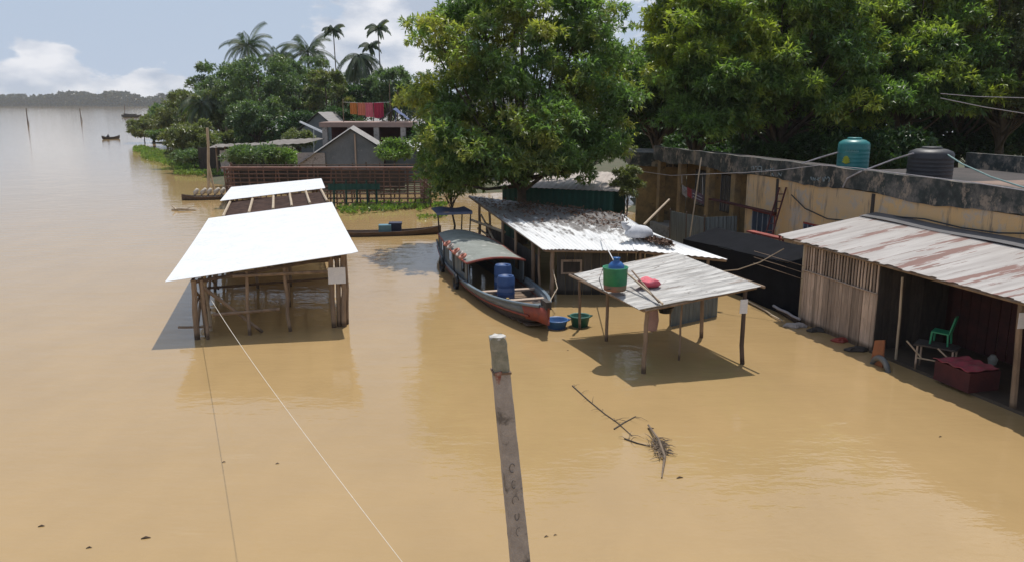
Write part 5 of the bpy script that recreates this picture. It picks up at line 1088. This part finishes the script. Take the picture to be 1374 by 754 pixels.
m.tube([c + dirv * (.34 * math.cos(a_)) + Vector((0, 0, .30 * math.sin(a_) - .06)) for a_ in np.linspace(0, 2 * math.pi, 25)], .075, 9); single(m, 'old_tyre', pm('grey_rubber', (.17, .17, .165), (.10, .10, .10), 5, .8), 'grey old tyre half sunk in the water against the plank wall', 'tyre', loc=c, smooth=True)
a = Z(1166, 486, 0) + EV * .02; m = MB(); m.hexa([a + Vector((0, 0, -.2)), a + wd * .45 + Vector((0, 0, -.2)), a + wd * .45 + EV * .04 + Vector((0, 0, -.2)), a + EV * .04 + Vector((0, 0, -.2))],
    [a + wd * .1 + Vector((0, 0, .62)), a + wd * .42 + Vector((0, 0, .72)), a + wd * .42 + EV * .04 + Vector((0, 0, .72)), a + wd * .1 + EV * .04 + Vector((0, 0, .62))])
single(m, 'orange_board', pm('orange_brown', (.33, .12, .05), (.20, .08, .045), 3, .7), 'orange-brown board leaning on the wall behind the old tyre', 'board')
for i, (u, v, r_, mt, lb) in enumerate([(1098, 444, .17, M_DARKWOOD, 'dark lump of debris floating at the foot of the plank wall, left one'), (1130, 458, .14, M_RED, 'reddish scrap floating at the middle of the plank wall foot'), (1150, 470, .18, M_DARKWOOD, 'dark lump of debris floating beside the old tyre'), (1068, 438, .2, M_CONC, 'grey slab lying in the water at the far corner of the plank wall')]):
    c = Z(u, v); m = MB(); m.lathe([(0, -.05), (r_ * 1.3, -.03), (r_ * 1.5, .03), (r_, .1), (0, .12)], c, 11, 1.3, .6); m.v = [(x + .05 * math.sin(13 * y), y + .05 * math.sin(17 * x), z) for x, y, z in m.v]; single(m, 'debris', mt, lb, 'debris', loc=(c.x, c.y, 0))

# ================================================================= FOREGROUND POLE AND FLOATING BRANCHES
pt, pb = P(667.5, 452, 7.0), P(698, 754, 7.15); dn = (pb - pt) / (pt.z - pb.z); base = pb + dn * (pb.z + .6)
pole = thing('concrete_pole', 'leaning square grey concrete pole with broken mossy top in the foreground', 'pole', (base.x, base.y, 0))
def sq(p, w_, rz=R(12), taper=None):
    return [p + Matrix.Rotation(rz, 3, 'Z') @ Vector(q_) for q_ in ((-w_ / 2, -w_ / 2, 0), (w_ / 2, -w_ / 2, 0), (w_ / 2, w_ / 2, 0), (-w_ / 2, w_ / 2, 0))]
m = MB(); n = 60; rows = []; neck = pt + dn * .33
for i in range(n + 1):
    t = i / n; p = neck.lerp(base, t); w_ = .150 + .045 * t * 1.6
    w_ *= 1 + random.uniform(-.012, .012)
    s4 = sq(p, w_); c8 = []
    for j in range(4):
        ch = .07 + .10 * max(0, random.random() - .6) / .4
        c8 += [s4[j].lerp(s4[(j + 1) % 4], ch), s4[j].lerp(s4[(j + 1) % 4], 1 - ch)]
    rows.append(c8)
m.add([p for r_ in rows for p in r_], [(i * 8 + j, i * 8 + (j + 1) % 8, (i + 1) * 8 + (j + 1) % 8, (i + 1) * 8 + j) for i in range(n) for j in range(8)] + [tuple(range(8))])
m.build('shaft', M_CONC, pole)
m = MB(); rows = []
for i in range(7):
    t = i / 6; p = pt.lerp(neck, t); w_ = .140 + .008 * random.random(); s4 = sq(p + Vector((random.uniform(-.003, .003), 0, 0)), w_); c8 = []
    for j in range(4): c8 += [s4[j].lerp(s4[(j + 1) % 4], .12), s4[j].lerp(s4[(j + 1) % 4], .88)]
    if i == 0: c8 = [q_ + Vector((0, 0, random.uniform(-.018, .018))) for q_ in c8]
    rows.append(c8)
m.add([p for r_ in rows for p in r_], [(i * 8 + j, i * 8 + (j + 1) % 8, (i + 1) * 8 + (j + 1) % 8, (i + 1) * 8 + j) for i in range(6) for j in range(8)] + [tuple(range(8)), tuple(range(48, 56))])
m.build('head', pm('mossy_concrete', (.36, .35, .29), (.22, .225, .175), 14, .95, b=.8, spots=((.33, .31, .28), 9, .58)), pole)
m = MB(); m.lathe([(0, 0), (.076, 0), (.072, .014), (.05, .022), (0, .026)], pt + Vector((0, 0, -.004)), 9); m.v = [(x + .004 * math.sin(90 * y), y, z + .006 * math.sin(70 * x)) for x, y, z in m.v]; m.build('broken_top', pm('pale_lime', (.60, .58, .55), (.42, .40, .37), 22, .95), pole)
nk = neck + Vector((0, 0, .0)); m = MB(); m.box(nk, (.165, .165, .02), R(12)); m.build('collar', pm('rusty_collar', (.20, .13, .09), (.14, .10, .07), 9, .9), pole)
fr_ = Matrix.Rotation(R(12), 3, 'Z') @ Vector((0, -1, 0)); sx_ = Matrix.Rotation(R(12), 3, 'Z') @ Vector((1, 0, 0))
c = neck + fr_ * .070 - sx_ * .035 + Vector((0, 0, -.045)); m = MB(); m.hexa([c - sx_ * .016 + Vector((0, 0, -.07)), c + sx_ * .008 + Vector((0, 0, -.07)), c + sx_ * .008 - fr_ * .03 + Vector((0, 0, -.07)), c - sx_ * .016 - fr_ * .03 + Vector((0, 0, -.07))], [q_ + fr_ * .016 for q_ in (c - sx_ * .035 + Vector((0, 0, .06)), c + sx_ * .028 + Vector((0, 0, .07)), c + sx_ * .028 - fr_ * .03 + Vector((0, 0, .07)), c - sx_ * .035 - fr_ * .03 + Vector((0, 0, .06)))]); m.build('exposed_brick', pm('broken_red', (.22, .07, .05), (.40, .34, .30), 30, .95), pole)
m = MB()     # faded hand-painted ring marks down the shaft
for i in range(5):
    z_ = .95 + .17 * i; c = neck + dn * z_ + fr_ * (.079 + .013 * z_ * .5); m.tube([c + sx_ * ((.026, .018, .03, .02, .024)[i] * math.cos(a_)) + Vector((0, 0, .045 * math.sin(a_))) for a_ in np.linspace((.4, 1.9, 0, 2.6, 1.1)[i], (5.2, 5.4, 4.0, 6.9, 4.6)[i], 10)], .0036, 4)
m.build('painted_marks', pm('faded_dark_paint', (.205, .185, .175), b=0), pole)
# small branches on the water
def branch(label, pts, r_, twigs, seed, nm='floating_branch'):
    r2 = random.Random(seed); m = MB(); P3 = [Z(u, v, .015) for u, v in pts]; m.tube(P3, [r_ * (1 - .6 * i / len(P3)) for i in range(len(P3))], 6)
    for i in range(twigs):
        t = r2.random() * (len(P3) - 1); a = P3[int(t)].lerp(P3[min(len(P3) - 1, int(t) + 1)], t % 1); d = Vector((r2.uniform(-1, 1), r2.uniform(-1, 1), r2.uniform(-.05, .35))).normalized() * r2.uniform(.1, .4)
        m.tube([a, a + d * .5 + Vector((0, 0, .03)), a + d], [r_ * .4, r_ * .3, r_ * .12], 4)
    return single(m, nm, M_TRUNK, label, 'branch', group='driftwood floating before the awning')
branch('long thin branch floating diagonally in the open water right of the concrete pole', [(768, 517), (790, 537), (812, 555), (828, 566), (848, 584)], .014, 12, 1)
branch('short pale stick crossing the lower end of the long thin branch', [(824, 575), (838, 566), (853, 558)], .015, 3, 2)
branch('thin twig floating just left of the brush of dead twigs', [(838, 588), (855, 594), (872, 598)], .016, 4, 3)
r2 = random.Random(5); m = MB(); c0_ = Z(886, 600, .02)
for i in range(110):
    a_ = r2.uniform(0, 6.28); rr = r2.uniform(0, .24); s_ = c0_ + Vector((rr * math.cos(a_) * .7, rr * 2.2 * math.sin(a_), r2.uniform(0, .03))); d = Vector((r2.gauss(0, .6), r2.gauss(-.2, 1), r2.uniform(-.05, .12))).normalized() * r2.uniform(.08, .30)
    m.tube([s_, s_ + d * .5 + Vector((0, 0, .02)), s_ + d], [.012, .008, .003], 4)
m.tube([Z(870, 570, .05), Z(884, 590, .1), Z(892, 612, .05), Z(888, 640, .02)], [.022, .03, .028, .012], 6)
single(m, 'brushwood', pm('grey_twigs', (.22, .16, .11), (.12, .09, .065), 6, .9), 'tangled brush of dead twigs floating in the open water', 'branch')
r2 = random.Random(8)
for i, (u, v, s_, lb) in enumerate([(873, 575, .1, 'small leaf scrap floating above the brush of twigs'), (912, 641, .09, 'thin leaf scrap floating right below the brush of twigs'), (733, 720, .05, 'leaf scrap floating near the bottom right of the concrete pole'), (745, 718, .04, 'smallest scrap floating just right of the pole foot leaf'), (300, 620, .05, 'dark speck of debris floating left of the white cord'),
                                   (372, 622, .05, 'dark speck of debris floating close under the white cord'), (195, 722, .10, 'leafy scrap floating at the lower left of the picture'), (55, 706, .07, 'thin scrap floating near the lower left corner'), (119, 735, .06, 'small scrap floating at the bottom left edge'), (1262, 586, .05, 'leaf scrap floating off the front of the plank hut'), (762, 470, .04, 'tiny scrap floating below the blue basin')]):
    c = Z(u, v, .004); m = MB(); s_ *= .6; m.tube([c + Vector((-s_, -s_ * .2, .004)), c + Vector((0, .02, .012)), c + Vector((s_ * 1.2, s_ * .4, .004))], [s_ * .15, s_ * .35, s_ * .08], 5)
    single(m, 'floating_scrap', M_BAMBOO, lb, 'debris', group='scraps floating on the water')

# ================================================================= HAZE
mb = MB(); X0, X1, Y0, Y1, Z0, Z1 = -2650, 2650, -300, 2700, -1.6, 42
mb.add([(X0, Y0, Z0), (X1, Y0, Z0), (X1, Y1, Z0), (X0, Y1, Z0), (X0, Y0, Z1), (X1, Y0, Z1), (X1, Y1, Z1), (X0, Y1, Z1)], [(3, 2, 1, 0), (4, 5, 6, 7), (0, 1, 5, 4), (1, 2, 6, 5), (2, 3, 7, 6), (3, 0, 4, 7)])
hm = bpy.data.materials.new('haze'); hm.use_nodes = True; t = hm.node_tree; t.nodes.clear(); vo = t.nodes.new('ShaderNodeVolumePrincipled'); mo = t.nodes.new('ShaderNodeOutputMaterial')
vo.inputs['Color'].default_value = (.80, .87, .95, 1); vo.inputs['Density'].default_value = .00013; vo.inputs['Anisotropy'].default_value = .2
t.links.new(vo.outputs[0], mo.inputs['Volume']); struct(mb.build('haze', hm), 'stuff')
